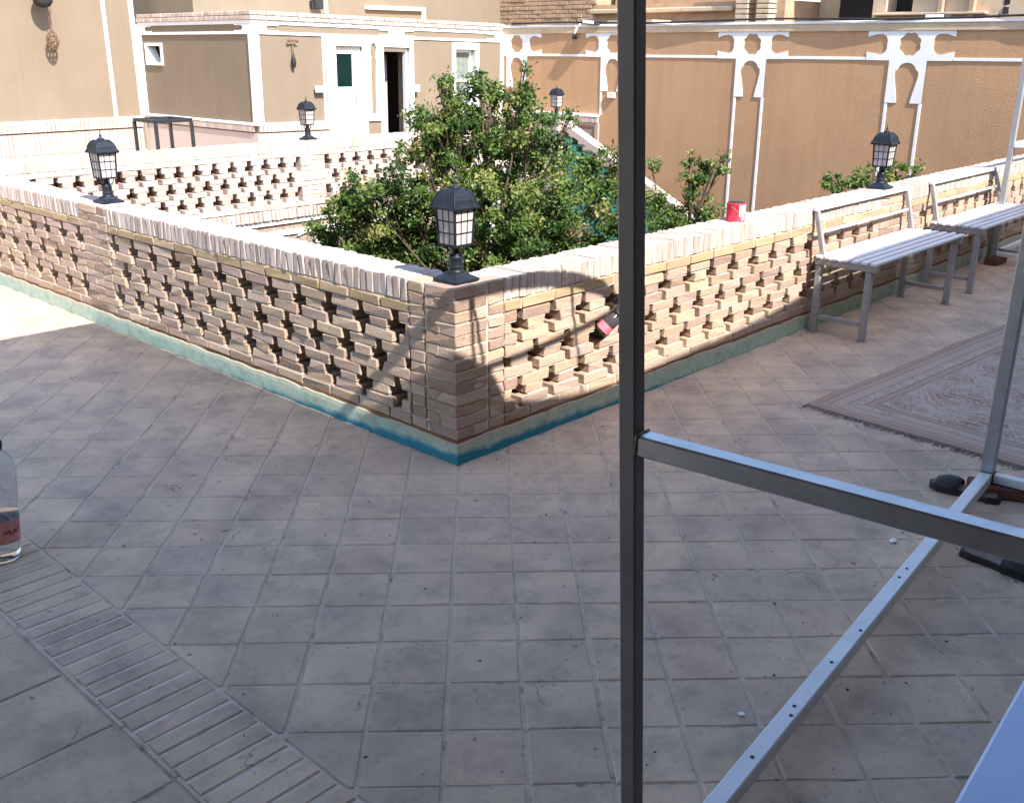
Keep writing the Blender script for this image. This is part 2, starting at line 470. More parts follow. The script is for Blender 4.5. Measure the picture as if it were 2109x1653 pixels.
# where the edge of the shade lies: on the floor, up the left parapet, round the corner, along the right parapet
edge = [(-.004, 3.26, 0), (-.004, .70, 0), (0, .64, .038), (0, .428, .199), (0, .171, .378), (0, .02, .475), (.197, 0, .381), (.285, 0, .22), (.47, 0, .173), (.737, 0, .129), (1.063, 0, .102), (2.067, 0, .145), (2.59, 0, .19)]
top = [fl(x + SX * z, y + z) for x, y, z in edge] + [fl(*q) for q in [(3.2, .25), (9.5, .25), (9.5, -.6), (-.65, -.6), (-4.0, -.6), (-4.0, 3.34)]]
# two flat slabs meeting at the corner, outline projected back from the shade edge
n_ = len(top)
V = [(x, y, ZT) for x, y in top] + [(x, y, ZT - .16) for x, y in top]
Fs = [tuple(range(n_))[::-1], tuple(range(n_, 2 * n_))] + [(i, (i + 1) % n_, n_ + (i + 1) % n_, n_ + i) for i in range(n_)]
mb.add([hinv @ Vector(p) for p in V], Fs)
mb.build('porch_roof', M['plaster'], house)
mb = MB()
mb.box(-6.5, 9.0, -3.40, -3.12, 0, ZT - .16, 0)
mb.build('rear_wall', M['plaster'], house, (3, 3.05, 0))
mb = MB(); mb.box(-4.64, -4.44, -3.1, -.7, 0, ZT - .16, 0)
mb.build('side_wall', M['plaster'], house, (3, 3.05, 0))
# unseen hoop, stays and rail added and bent to cast the arched shadow
ZA = 2.12
aw = empty('shadow_hoop', (0, -1.4, ZA), label='unseen curved metal hoop added before the porch eave to cast the arched shadow', cat='shadow hoop')
def P3(x, y, z=ZA): return (x - SX * z, y - z + 1.4, z - ZA)
curve = [(-.34, .66), (-.17, .755)] + [(x + SX * z, y + z) for x, y, z in [(0, .788, 0), (0, .559, .222), (0, .33, .43), (0, .13, .612), (.03, 0, .722), (.171, 0, .724), (.275, 0, .722), (.492, 0, .705), (.717, 0, .664), (.926, 0, .594), (1.06, 0, .50), (1.15, 0, .3), (1.18, 0, .1)]]
MB().tube([P3(*q) for q in curve], .028, 10).build('hoop', M['iron'], aw)
for a, b_ in (((.225, .722), (.16, .2)), ((.232, .722), (.245, .16)), ((.83, .66), (.83, .14)), ((-.34, .66), (-.3, .3))):
    MB().tube([P3(*a), P3(*b_, ZT - .17)], .009, 8).build('stay', M['iron'], aw)
MB().tube([P3(.24, .385), P3(.48, .392), P3(.74, .415), P3(1.2, .47)], .013, 8).build('rail', M['iron'], aw)

# ------------------------------------------------------------------ bricks
_bm = {}
def brick_mesh(dx, dy, dz, var, mat, ch=.004):
    k = (round(dx, 3), round(dy, 3), round(dz, 3), var, mat.name)
    if k not in _bm:
        V, Fs = cbox(dx, dy, dz, ch, .0038, sum(int(q_ * 1000) * (7 + i_ * 13) for i_, q_ in enumerate(k[:4])))
        mb = MB(); mb.add(V, Fs, None, 0.0)
        me = mb.mesh('brick'); me.materials.append(mat)
        _bm[k] = me
    return _bm[k]

def lay(parent, items, name, mat, wob=.006, limit=300, stuff_name=None, ch=.0038):
    """items: (x,y,z,dx,dy,dz) in world axes; nearest 300 as parts, the rest joined as stuff"""
    items = sorted(items, key=lambda t: (Vector(t[:3]) - CAM).length)
    inv = parent.matrix_world.inverted() if parent else Matrix()
    off = Vector(parent.location)
    st = MB()
    for i, (x, y, z, dx, dy, dz) in enumerate(items):
        rx, ry, rz = (rng.uniform(-wob, wob) for _ in range(3))
        if i < limit:
            me = brick_mesh(round(dx, 3), round(dy, 3), round(dz, 3), rng.randrange(7), mat, ch)
            o = bpy.data.objects.new(name, me); COL.objects.link(o)
            o.parent = parent; o.location = Vector((x, y, z)) - off; o.rotation_euler = (rx, ry, rz)
        else:
            V, Fs = cbox(dx, dy, dz, ch, .002, rng.randrange(99999))
            st.add(V, Fs, Matrix.Translation(Vector((x, y, z)) - off))
    if st.v:
        tag(st.build(stuff_name or name + '_rest', mat, parent), kind='stuff')

COURSE = .049
class Wall:
    """parapet laid in a local frame: s along, n into the wall, z up"""
    def __init__(self, root, O, axis, thick=.2, mat='brick', flip=False):
        self.root = root; self.O = Vector(O); self.axis = axis; self.t = thick
        self.bricks = []; self.sail = []; self.cop = []; self.mort = MB(); self.core = MB()
        self.mat = mat
    def w(self, s0, s1, n0, n1, z0, z1):
        if self.axis == 'x': return (self.O.x + s0, self.O.x + s1, self.O.y + n0, self.O.y + n1, self.O.z + z0, self.O.z + z1)
        return (self.O.x + n0, self.O.x + n1, self.O.y + s0, self.O.y + s1, self.O.z + z0, self.O.z + z1)
    def brick(self, s0, s1, z0, dest=None, n0=0.0, n1=.118, h=.0445, out=.0025):
        b = self.w(s0, s1, n0 + rng.uniform(-out, out), n1, z0 + .002, z0 + .002 + h)
        (self.bricks if dest is None else dest).append(((b[0] + b[1]) / 2, (b[2] + b[3]) / 2, (b[4] + b[5]) / 2, b[1] - b[0], b[3] - b[2], b[5] - b[4]))
    def mbox(self, mb, s0, s1, n0, n1, z0, z1):
        b = self.w(s0, s1, n0, n1, z0, z1); o = self.root.location
        mb.box(b[0] - o.x, b[1] - o.x, b[2] - o.y, b[3] - o.y, b[4] - o.z, b[5] - o.z, 0, rnd=.5)
    def solid(self, s0, s1, z0, z1):
        self.mbox(self.mort, s0, s1, .007, .0935, z0, z1)
    def course(self, s0, s1, z0, L, off=0.0, dest=None, joint=.009):
        s = s0 - (off % (L + joint))
        while s < s1:
            a, b = max(s, s0), min(s + L, s1)
            if b - a > .02: self.brick(a + .0005, b - .0005, z0, dest)
            s += L + joint
    def lattice(self, s0, s1, z0, P, gap0, slit, wide, rows=9):
        """rows of bricks in threes: slit / wide gap / slit, each set of three shifted half a step"""
        for r in range(rows):
            k = r // 3
            ph = gap0 + (P / 2 if k % 2 else 0)
            gap = wide if r % 3 == 1 else slit
            z = z0 + (rows - 1 - r) * COURSE
            i = math.floor((s0 - ph) / P) - 1
            while True:
                a = ph + i * P + gap / 2; b = ph + (i + 1) * P - gap / 2
                i += 1
                if a > s1: break
                a2, b2 = max(a, s0), min(b, s1)
                if b2 - a2 < .022: continue
                j = rng.uniform(-.004, .004)
                self.brick(max(a2 + j, s0), min(b2 + j, s1), z, n0=rng.uniform(0, .004))
                self.mbox(self.mort, a2 + .004, b2 - .004, .004, .0935, z - .0012, z + .0022)
    def coping(self, s0, s1, pitch=.0445, z0=None, h=.098, over=0.0):
        z0 = H - .098 if z0 is None else z0
        n = max(1, round((s1 - s0) / pitch)); p = (s1 - s0) / n
        for i in range(n):
            a = s0 + i * p
            b = self.w(a + .003, a + p - .003, -over + rng.uniform(-.002, .003), self.t, z0 + .001, z0 + h + rng.uniform(-.0025, .001))
            self.cop.append(((b[0] + b[1]) / 2, (b[2] + b[3]) / 2, (b[4] + b[5]) / 2, b[1] - b[0], b[3] - b[2], b[5] - b[4]))
        self.mbox(self.mort, s0 + .001, s1 - .001, .006, self.t - .004, z0 + .002, z0 + h - .006)
    def pier(self, s0, s1, z0, z1, even):
        """even(c) -> list of (a,b) brick spans for course c"""
        self.solid(s0, s1, z0, z1)
        n = round((z1 - z0) / COURSE)
        for c in range(n):
            for a, b in even(c): self.brick(a, b, z0 + c * COURSE)
    def finish(self, corelen0, corelen1, ztop, skirt=None, zc0=0.0):
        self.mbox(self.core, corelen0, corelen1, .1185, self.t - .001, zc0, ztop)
        if skirt: self.mbox(self.core, corelen0, corelen1, .001, .1184, 0, Z1 - .001)
        lay(self.root, self.bricks, 'brick', M[self.mat], .009)
        if self.sail: lay(self.root, self.sail, 'header_course_brick', M['sailor'] if self.mat == 'brick' else M['farbrick'], .006)
        lay(self.root, self.cop, 'coping_brick', M['coping'] if self.mat == 'brick' else M['farbrick'], .004)
        self.mort.build('mortar', M['mortar'], self.root)
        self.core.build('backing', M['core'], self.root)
        if skirt: skirting(self.axis, skirt[0], skirt[1], self.root)

def skirting(axis, s0, s1, root):
    n = max(2, int((s1 - s0) / .035)); mb = MB(); V = []; Fs = []
    o = root.location
    for i in range(n + 1):
        t = s0 + (s1 - s0) * i / n
        h = .094 + .010 * noise.noise(Vector((t * 7, 2.3 if axis == 'x' else 8.1, 0))) + .006 * noise.noise(Vector((t * 31, 1, 5)))
        for (n_, z) in ((-.0065, 0), (-.0065, h * .72), (-.004, h * .93), (.004, h)):
            p = Vector((t, n_, z)) if axis == 'x' else Vector((n_, t, z))
            V.append(p - o)
    for i in range(n):
        for k in range(3):
            f = (i * 4 + k, (i + 1) * 4 + k, (i + 1) * 4 + k + 1, i * 4 + k + 1)
            Fs.append(f if axis == 'x' else f[::-1])
    mb.add(V, Fs, None, .5)
    return mb.build('painted_skirting', M['skirt'], root)

Z1 = .103           # first brick course above the skirting
ZL = Z1 + COURSE    # lattice starts
ZS = ZL + 9 * COURSE  # sailor course
PL, PR = .229, .2105

# corner pier
cp = empty('corner_pier', (0, 0, 0), label='brick corner pier where the two near parapets meet under the front lantern', cat='brick pier', group=None)
wl = Wall(cp, (0, 0, 0), 'y'); wr = Wall(cp, (0, 0, 0), 'x')
for c in range(13):
    z = Z1 + c * COURSE
    if c % 2 == 0:
        wl.brick(0, .178, z); wr.brick(.097, .178, z)
    else:
        wr.brick(0, .178, z); wl.brick(.097, .178, z)
    wl.brick(.188, .278, z); wr.brick(.188, .278, z)
wl.bricks += wr.bricks
wl.mort = MB()
wl.mort.box(.008, .0935, .008, .277, .101, H - .004, 0); wl.mort.box(.0936, .277, .0075, .0935, .101, H - .0045, 0)
lay(cp, wl.bricks, 'brick', M['brick'], .006)
wl.mort.build('mortar', M['mortar'], cp)
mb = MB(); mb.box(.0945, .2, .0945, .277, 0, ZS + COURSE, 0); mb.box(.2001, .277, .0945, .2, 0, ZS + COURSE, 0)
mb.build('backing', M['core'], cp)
topb = []
for i in range(4):
    topb.append((.147, .0955 + .052 * i + .0265, H - .049, .100, .048, .095))
topb.append((.239, .147, H - .049, .074, .100, .095))
lay(cp, topb, 'coping_brick', M['coping'])
skirting('x', -.0065, .281, cp); skirting('y', -.0065, .281, cp)
mb = MB(); mb.box(.001, .117, .001, .2775, 0, .102, 0); mb.box(.1171, .2775, .001, .0925, 0, .102, 0); mb.build('footing', M['core'], cp)

# left parapet (runs away to the left)
lp = empty('left_parapet', (0, .28, 0), label='pierced brick parapet running away to the left of the front lantern', cat='brick wall')
w = Wall(lp, (0, 0, 0), 'y')
def pier_l(c):
    if c % 2: return [(2.952, 3.17), (3.179, 3.285)]
    return [(2.952, 3.06), (3.069, 3.285)]
for (a, b) in ((.282, 2.948), (3.29, 5.78)):
    w.lattice(a, b, ZL, PL, .37, .044, .114)
    w.course(a, b, Z1, .205, .07); w.solid(a, b, Z1, ZL)
    w.course(a, b, ZS, .205, .03, w.sail); w.solid(a, b, ZS, ZS + COURSE)
    w.coping(a, b)
w.pier(2.95, 3.288, Z1, Z1 + 13 * COURSE, pier_l)
w.mbox(w.mort, 2.953, 3.285, .0945, .198, H - .1, H - .004)
for i in range(7):
    b = w.w(2.953 + i * .048, 2.997 + i * .048, .0955, .2, H - .095, H - .001)
    w.cop.append(((b[0] + b[1]) / 2, (b[2] + b[3]) / 2, (b[4] + b[5]) / 2, b[1] - b[0], b[3] - b[2], b[5] - b[4]))
w.finish(.28, 5.78, ZS + COURSE, (.28, 5.78))

# right parapet (runs away to the right)
rp = empty('right_parapet', (.28, 0, 0), label='sunlit pierced brick parapet running away to the right behind the benches', cat='brick wall')
w = Wall(rp, (0, 0, 0), 'x')
def pier_r(s0, s1):
    def f(c):
        m = s0 + (.6 if c % 2 else .38) * (s1 - s0)
        return [(s0 + .001, m - .005), (m + .005, s1 - .001)]
    return f
for (a, b) in ((.282, 3.88), (4.24, 7.30)):
    w.lattice(a, b, ZL, PR, .377, .038, .104)
    w.course(a, b, Z1, .2, .05); w.solid(a, b, Z1, ZL)
    w.course(a, b, ZS, .2, .1, w.sail); w.solid(a, b, ZS, ZS + COURSE)
    w.coping(a, b)
for (a, b) in ((3.883, 4.237), (7.303, 7.9)):
    w.pier(a, b, Z1, Z1 + 13 * COURSE, pier_r(a, b))
    w.mbox(w.mort, a, b, .0945, .198, H - .1, H - .004)
    n = int((b - a) / .048)
    for i in range(n):
        q = w.w(a + i * (b - a) / n + .002, a + (i + 1) * (b - a) / n - .002, .0955, .2, H - .095, H - .001)
        w.cop.append(((q[0] + q[1]) / 2, (q[2] + q[3]) / 2, (q[4] + q[5]) / 2, q[1] - q[0], q[3] - q[2], q[5] - q[4]))
w.finish(.28, 7.95, ZS + COURSE, (.28, 7.95))

# far parapet across the courtyard
YF = 5.75
fp = empty('far_parapet', (.2, YF, 0), label='white sunlit pierced brick parapet across the courtyard', cat='brick wall')
w = Wall(fp, (0, YF, 0), 'x', .2, 'farbrick')
def pier_f(c):
    return [(3.352, 3.55), (3.559, 3.637)] if c % 2 else [(3.352, 3.43), (3.439, 3.637)]
for (a, b) in ((.45, 3.348), (3.642, 5.35)):
    w.lattice(a, b, ZL, .185, .721 - .185, .043, .10)
    w.course(a, b, Z1, .17, .05); w.solid(a, b, Z1, ZL)
    w.course(a, b, ZS, .17, .1, w.sail); w.solid(a, b, ZS, ZS + COURSE)
    w.coping(a, b)
w.coping(.205, .449); w.solid(.205, .449, Z1, ZS + COURSE)
for c in range(11): w.course(.205, .449, Z1 + c * COURSE, .17, .08 * (c % 2))
w.solid(5.351, 6.9, Z1, ZS + COURSE)
for c in range(11): w.course(5.352, 6.9, Z1 + c * COURSE, .17, .08 * (c % 2))
w.coping(5.352, 6.9)
w.pier(3.35, 3.64, Z1, Z1 + 11 * COURSE, pier_f)
w.coping(3.35, 3.64)
w.coping(.205, 6.9, .05, .0, .098, over=.012)      # upright brick cornice under the lattice
w.finish(.2, 6.9, ZS + COURSE)

# courtyard walls below the terraces
def plate(name, outer, holes, th, mat, parent, Mx):
    cu_ = bpy.data.curves.new(name, 'CURVE'); cu_.dimensions = '2D'; cu_.fill_mode = 'BOTH'; cu_.extrude = th / 2
    for loop in [outer] + holes:
        sp = cu_.splines.new('POLY'); sp.points.add(len(loop) - 1)
        for i, (u, v) in enumerate(loop): sp.points[i].co = (u, v, 0, 1)
        sp.use_cyclic_u = True
    t = bpy.data.objects.new('tmp', cu_); COL.objects.link(t)
    dg = bpy.context.evaluated_depsgraph_get()
    me = bpy.data.meshes.new_from_object(t.evaluated_get(dg))
    bpy.data.objects.remove(t); bpy.data.curves.remove(cu_)
    me.materials.clear()
    o = link(name, me, mat, parent)
    o.matrix_local = Mx
    return o
FX = Matrix(((0, 0, -1, 0), (-1, 0, 0, 0), (0, 1, 0, 0), (0, 0, 0, 1)))     # u -> -Y, v -> Z, out -> -X
FY = Matrix(((1, 0, 0, 0), (0, 0, -1, 0), (0, 1, 0, 0), (0, 0, 0, 1)))      # u -> +X, v -> Z, out -> -Y
def arc(cx, cy, r, a0, a1, n=14, lobes=0):
    return [(cx + (r + (.015 * abs(math.sin(lobes * R(a0 + (a1 - a0) * i / n))) if lobes else 0)) * math.cos(R(a0 + (a1 - a0) * i / n)), cy + (r + (.015 * abs(math.sin(lobes * R(a0 + (a1 - a0) * i / n))) if lobes else 0)) * math.sin(R(a0 + (a1 - a0) * i / n))) for i in range(n + 1)]
def moulding(zt, zs, full=True, leg=1.0, right=True, left=True, k=1.0):
    """outline of the white plaster group: two pillars, half roundels, keyhole arch below. zt cornice, zs strip bottom"""
    h = zt - zs; zc = zs + .55 * h; rr = .36 * h
    o = []
    o += [(-.45 * k, zt), (.45 * k, zt), (.45 * k, zt - .055)]
    o += [(.36 * k, zt - .03)] + arc(.335 * k, zc, rr * .93, 95, 265, 24, 2) + [(.45 * k, zs + .085), (.45 * k, zs + .002)]
    o += [(.195, zs), (.195, zs - .415)]
    half = [(.07, zs - .415), (.09, zs - .315), (.113, zs - .215), (.128, zs - .145), (.120, zs - .105), (.092, zs - .082), (.080, zs - .055), (.048, zs - .028), (0, zs - .018)]
    o += half + [(-u, v) for u, v in half[-2::-1]]
    o += [(-.195, zs - .415), (-.195, zs), (-.45 * k, zs + .002), (-.45 * k, zs + .085)]
    o += arc(-.335 * k, zc, rr * .93, 275 - 360, 85, 24, 2) + [(-.36 * k, zt - .03), (-.45 * k, zt - .055)]
    hole = arc(0, zc, rr, 0, 353, 48, 4)
    return o, [hole]

low = empty('courtyard_facade', (0, YF + .02, 0), label='plastered courtyard wall with white mouldings below the white far parapet', cat='wall')
mb = MB(); mb.box(.2, 7.9, .03, .25, CZ - YF * 0, -.005, 0)
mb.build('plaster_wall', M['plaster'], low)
mb = MB(); mb.box(.2, 6.9, .0, .03, -.05, -.004, 0); mb.box(.2, 6.9, .005, .03, -.165, -.12, 0)
mb.build('plaster_strip', M['gypsum'], low)
for cx in (1.55, 3.72, 5.9):
    o, hh = moulding(-.14, -.44)
    plate('plaster_moulding', o, hh, .03, M['gypsum'], low, Matrix.Translation((cx, .016, 0)) @ FY)
for nm, bx in (('courtyard_wall', (-.0, .195, .0, 5.78)), ('courtyard_wall', (.2001, 8, .0, .195))):
    mb = MB(); mb.box(bx[0] + .01, bx[1], bx[2] + .01, bx[3], CZ, -.31, 0)
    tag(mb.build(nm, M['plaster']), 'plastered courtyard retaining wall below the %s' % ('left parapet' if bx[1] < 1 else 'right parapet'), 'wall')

# ------------------------------------------------------------------ tall brown wall on the right
XW = 7.98
bw = empty('brown_wall', (XW, 3, 0), label='tall brown plastered wall with white arch mouldings on the right', cat='wall')
mb = MB(); mb.box(0, .3, -7.5, 4.4, CZ, 1.80, 0)
mb.build('plaster_wall', M['grazing_plaster'], bw)
mb = MB(); mb.box(-.02, .34, -7.5, 4.4, 1.80, 1.875, .006)
mb.build('cornice', M['gypsum' if 0 else 'oldlight'], bw)
mb = MB(); mb.box(-.03, .3, -7.5, 4.4, 1.8751, 1.905, .01)
mb.build('coping', M['gypsum'], bw)
GC = [7.13, 5.46, 3.48, 1.666, -.15]
for i, yc in enumerate(GC):
    o, hh = moulding(1.80, 1.515)
    plate('plaster_moulding', o, hh, .010, M['gypsum'], bw, Matrix.Translation((-.005, yc - 3, 0)) @ FX)
    for s in (-1, 1):
        if i == 0 and s == -1: continue
        MB().box(-.008, 0, yc - 3 - s * .18 - .016, yc - 3 - s * .18 + .016, CZ if i > 1 else (.8 if i == 0 or s < 0 else CZ), 1.099, .002).build('plaster_strip', M['gypsum'], bw)
for a, b in zip(GC[:-1], GC[1:]):
    MB().box(-.0085, 0, b - 3 + .452, a - 3 - .452, 1.517, 1.546, .002).build('plaster_strip', M['gypsum'], bw)
MB().box(-.03, 0, 2.65, 4.38, .0, .70, .002).build('dado', M['farbrick'], bw)
st = MB()
for i in range(33): st.box(-.045, 0, 2.66 + i * .052, 2.706 + i * .052, .702, .775, .004)
tag(st.build('dado_bricks', M['farbrick'], bw), kind='stuff')
MB().box(-.05, 0, 2.65, 4.38, .776, .81, .002).build('dado_cap', M['gypsum'], bw)
mb = MB()
for zz in (.3, .62): mb.box(-.04, -.0301, 2.75, 3.3, zz, zz + .045, .002)
mb.box(-.04, -.0301, 2.7, 2.745, .3, .665, .002)
mb.build('dado_panel_frame', M['brown'], bw)

# cables and lights on the brown wall
mb = MB()
pts = [(XW - .03 - .02 * math.sin(i * 1.3), 7.2 - i * .45, 1.925 + .012 * math.sin(i * .9)) for i in range(28)]
mb.tube(pts, .012, 6)
tag(mb.build('power_cable', M['black']), 'black cable running along the top of the brown wall', 'cable')
def floodlight(y, label, tilt, arm):
    f = empty('floodlight', (XW + (.0 if arm else .16), y, 1.93), label=label, cat='floodlight', group='floodlights on the brown wall')
    Mx = Matrix.Rotation(tilt, 4, 'X')
    mb = MB(); mb.box(-.13, .02, -.11, .11, -.025, .03, .008, M=Mx); mb.build('housing', M['iron'], f)
    mb = MB(); mb.box(-.14, -.1301, -.09, .09, -.015, .022, .002, M=Mx); mb.build('lens', M['tin'], f)
    if arm:
        mb = MB(); mb.bar((-.02, .17, .01), (-.02, .11, .005), .04, .05); mb.build('junction_box', M['tin'], f)
        mb = MB(); mb.tube([(0.02, .25, -.02), (-.03, .28, -.08), (-.05, .29, -.14)], .016, 8); mb.build('arm', M['tin'], f)
        mb = MB(); mb.lathe([(.02, 0), (.035, -.03), (.03, -.06)], 12, Matrix.Translation((-.05, .29, -.14))); mb.build('lamp_head', M['iron'], f)
    else:
        mb = MB(); mb.bar((-.02, 0, -.06), (-.02, 0, -.02), .03, .12); mb.build('bracket', M['iron'], f)
floodlight(5.78, 'pale floodlight with side arm at the left end of the brown wall top', .1, True)
floodlight(1.47, 'small black floodlight above the right moulding of the brown wall', 0, False)
mb = MB(); mb.box(XW - .035, XW - .0005, 5.40, 5.52, 1.02, 1.09, .004)
tag(mb.build('junction_box', M['boxw']), 'small cream junction box on the brown wall beside the near dark post', 'electrical box')

# ------------------------------------------------------------------ stair parapet with teal lattice
sp_ = empty('stair_parapet', (6.9, 5.3, 0), label='sloping stair parapet with teal glazed lattice behind the tree', cat='wall')
mb = MB()
def sl(y): return .80 - (5.3 - y) * .49
V = []; ys = (5.25, 1.2)
for y in ys:
    for xx in (-.16, .0):
        for dz in (0.0, .075): V.append((xx, y - 5.3, sl(y) + dz - .05))
Fs = [(0, 1, 3, 2), (4, 6, 7, 5), (0, 4, 5, 1), (2, 3, 7, 6), (1, 5, 7, 3), (0, 2, 6, 4)]
mb.add(V, Fs); mb.build('sloping_coping', M['farbrick'], sp_)
tl = MB()
for r in range(26):
    for c in range(26):
        y = 5.14 - c * .145 - (r % 2) * .0725; z = .72 - r * .075
        if z + .04 > sl(y) - .09 or z < sl(y) - 1.05: continue
        tl.box(-.15, -.02, y - 5.3 - .05, y - 5.3 + .05, z - .03, z + .03, .004)
tag(tl.build('teal_lattice_bricks', M['teal'], sp_), kind='stuff')
tl = MB()
for r in range(26):
    z = .72 - r * .075 - .0375
    for y0 in [5.15 - q * .16 for q in range(24)]:
        if z > sl(y0) - .09 or z < sl(y0) - 1.1: continue
        tl.box(-.14, -.03, y0 - 5.3 - .078, y0 - 5.3 + .078, z - .007, z + .007, 0)
tag(tl.build('lattice_beds', M['teal'], sp_), kind='stuff')
pr_ = empty('stair_pier', (6.78, 5.36, 0), label='square brick pier at the stair head under the smallest lantern', cat='brick pier')
its = []
for c in range(22):
    z = -.3 + c * .049 + .025
    if c % 2: its += [(6.68 + .048, 5.30, z, .095, .13, .044), (6.83, 5.30, z, .1, .13, .044)]
    else: its += [(6.66 + .11, 5.30, z, .21, .13, .044)]
lay(pr_, its, 'brick', M['farbrick'])
mb = MB(); mb.box(-.10, .10, -.115, .12, -.32, .775, 0); mb.build('mortar', M['mortar'], pr_)
mb = MB(); mb.box(-.13, .13, -.15, .13, .778, .82, .006); mb.build('cap', M['farbrick'], pr_)

# ------------------------------------------------------------------ house with the doors (front block)
XB, YB = 3.94, 7.4
hb = empty('door_house', (XB, YB, 0), label='beige plastered house with two doors and a white framed window', cat='house')
hb.rotation_euler = (0, R(.95), 0)
W_ = 4.02
mb = MB()
for a, b, z0, z1 in ((0, 1.118, -.4, 1.86), (1.526, 1.85, -.4, 1.86), (2.288, 3.085, -.4, 1.86), (3.463, W_ + .03, -.4, 1.86), (1.1181, 1.5259, 1.66, 1.86), (1.8501, 2.2879, 1.66, 1.86), (3.0851, 3.4629, 1.655, 1.86), (3.0851, 3.4629, -.4, .84)):
    mb.box(a, b, 0, .22, z0, z1, 0)
mb.box(.0, .2, .2201, 2.6, -.4, 1.395, 0); mb.box(0, .2, 2.4401, 2.6, 1.3951, 1.86, 0); mb.box(0, .2, .2201, 2.02, 1.3951, 1.86, 0); mb.box(0, .2, 2.0201, 2.44, 1.66, 1.86, 0)
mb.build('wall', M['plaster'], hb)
mb = MB(); mb.box(.2, W_, .22, 2.6, 1.862, 1.90, 0); mb.build('roof', M['oldlight'], hb)
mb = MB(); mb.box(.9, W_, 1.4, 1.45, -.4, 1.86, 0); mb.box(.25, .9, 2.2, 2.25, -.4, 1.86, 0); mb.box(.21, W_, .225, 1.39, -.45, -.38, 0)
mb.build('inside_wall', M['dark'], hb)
# brick roof edge: two rows of small bricks
st = MB()
for row, (z, pr) in enumerate(((1.905, .03), (1.955, .015))):
    x = -.03
    while x < W_:
        st.box(x, x + .10, -pr + rng.uniform(-.004, .004), .12, z, z + .043, .004); x += .107
    y = .13
    while y < 2.58:
        st.box(-pr + rng.uniform(-.004, .004), .12, y, y + .10, z, z + .043, .004); y += .107
tag(st.build('roof_edge_bricks', M['farbrick'], hb), kind='stuff')
MB().box(-.012, W_, -.012, 2.6, 1.862, 1.903, 0).build('cornice', M['gypsum'], hb)
# plaster strips
def strip(a, b, z0, z1, p=.016): MB().box(a, b, -p, -.0005, z0, z1, .002).build('plaster_strip', M['gypsum'], hb)
strip(-.016, .075, .80, 1.86, .0165); strip(W_ - .07, W_ + .02, .8, 1.86)
strip(.076, W_ - .071, 1.755, 1.785)
strip(.93, .965, .8, 1.754, .014)
def sstrip(a, b, z0, z1): MB().box(-.016, -.0005, a, b, z0, z1, .002).build('plaster_strip', M['gypsum'], hb)
sstrip(0.001, .075, .80, 1.86); sstrip(2.52, 2.598, .76, 1.86); sstrip(.0751, 2.5199, 1.755, 1.785)
def bracket(u0, s, Mx, zt=1.86, zs=1.785):
    o = [(0, zt), (s * .30, zt), (s * .30, zt - .02)] + [(s * q[0], q[1]) for q in ((.17, zt - .012), (.09, zt - .022), (.085, (zt + zs) / 2 + .02))]
    h = zt - zs
    o = [(0, zs), (0, zt), (s * .26, zt), (s * .26, zt - .012)] + [(s * (.15 + .055 * math.cos(R(t))), (zt + zs) / 2 + .027 * math.sin(R(t))) for t in range(80, 281, 20)] + [(s * .26, zs + .014), (s * .26, zs)]
    plate('plaster_moulding', o, [], .014, M['gypsum'], hb, Mx @ Matrix.Translation((u0, 0, 0)))
FYm = Matrix.Translation((0, -.0075, 0)) @ FY; FXm = Matrix.Translation((-.0075, 0, 0)) @ FX
bracket(.0755, 1, FYm); bracket(2.10, 1, FYm); bracket(2.05, -1, FYm); bracket(W_ - .075, -1, FYm)
strip(2.051, 2.099, 1.7851, 1.861, .0145)
bracket(-.0755, -1, FXm); bracket(-2.515, 1, FXm)
# brick dado
st = MB()
for (a, b) in ((0, 1.0), (3.5, W_)):
    x = a
    while x < b - .02:
        st.box(x, x + .046, -.03, 0, .70, .77, .003); x += .052
y = .05
while y < 2.58: st.box(-.03, 0, y, y + .046, .70, .77, .003); y += .052
tag(st.build('dado_bricks', M['farbrick'], hb), kind='stuff')
for bx in ((-.034, 1.0, -.034, -.0005, .772, .80), (-.034, -.0005, 0, 2.6, .7719, .7999), (3.5, W_, -.034, -.0005, .772, .80)):
    MB().box(*bx, .003).build('dado_cap', M['gypsum'], hb)
for bx in ((-.012, 1.0, -.012, -.0005, -.4, .685), (-.012, -.0005, 0, 2.6, -.4, .6849), (3.5, W_, -.012, -.0005, -.4, .685)):
    MB().box(*bx, .003).build('dado', M['farbrick'], hb)
# door surrounds
def surround(a, b, z1, oa, ob, oz):
    mb = MB()
    mb.box(a, oa, -.03, .1, -.4, z1, .003); mb.box(ob, b, -.03, .1, -.4, z1, .003); mb.box(oa, ob, -.03, .1, oz, z1, .003)
    mb.build('door_surround', M['gypsum'], hb)
surround(.985, 1.58, 1.752, 1.118, 1.526, 1.655)
surround(1.80, 2.345, 1.752, 1.85, 2.288, 1.655)
surround(3.035, 3.52, 1.735, 3.085, 3.463, 1.652)
# keyhole niche between the doors
o = [(1.581, .78), (1.799, .78), (1.799, 1.752), (1.581, 1.752)]
kn = [(1.645, .86), (1.735, .86), (1.735, 1.50), (1.725, 1.53), (1.742, 1.58), (1.738, 1.65), (1.715, 1.69), (1.69, 1.70), (1.665, 1.69), (1.642, 1.65), (1.638, 1.58), (1.655, 1.53), (1.645, 1.50)]
plate('niche_surround', o, [kn], .024, M['gypsum'], hb, Matrix.Translation((0, -.0125, 0)) @ FY)
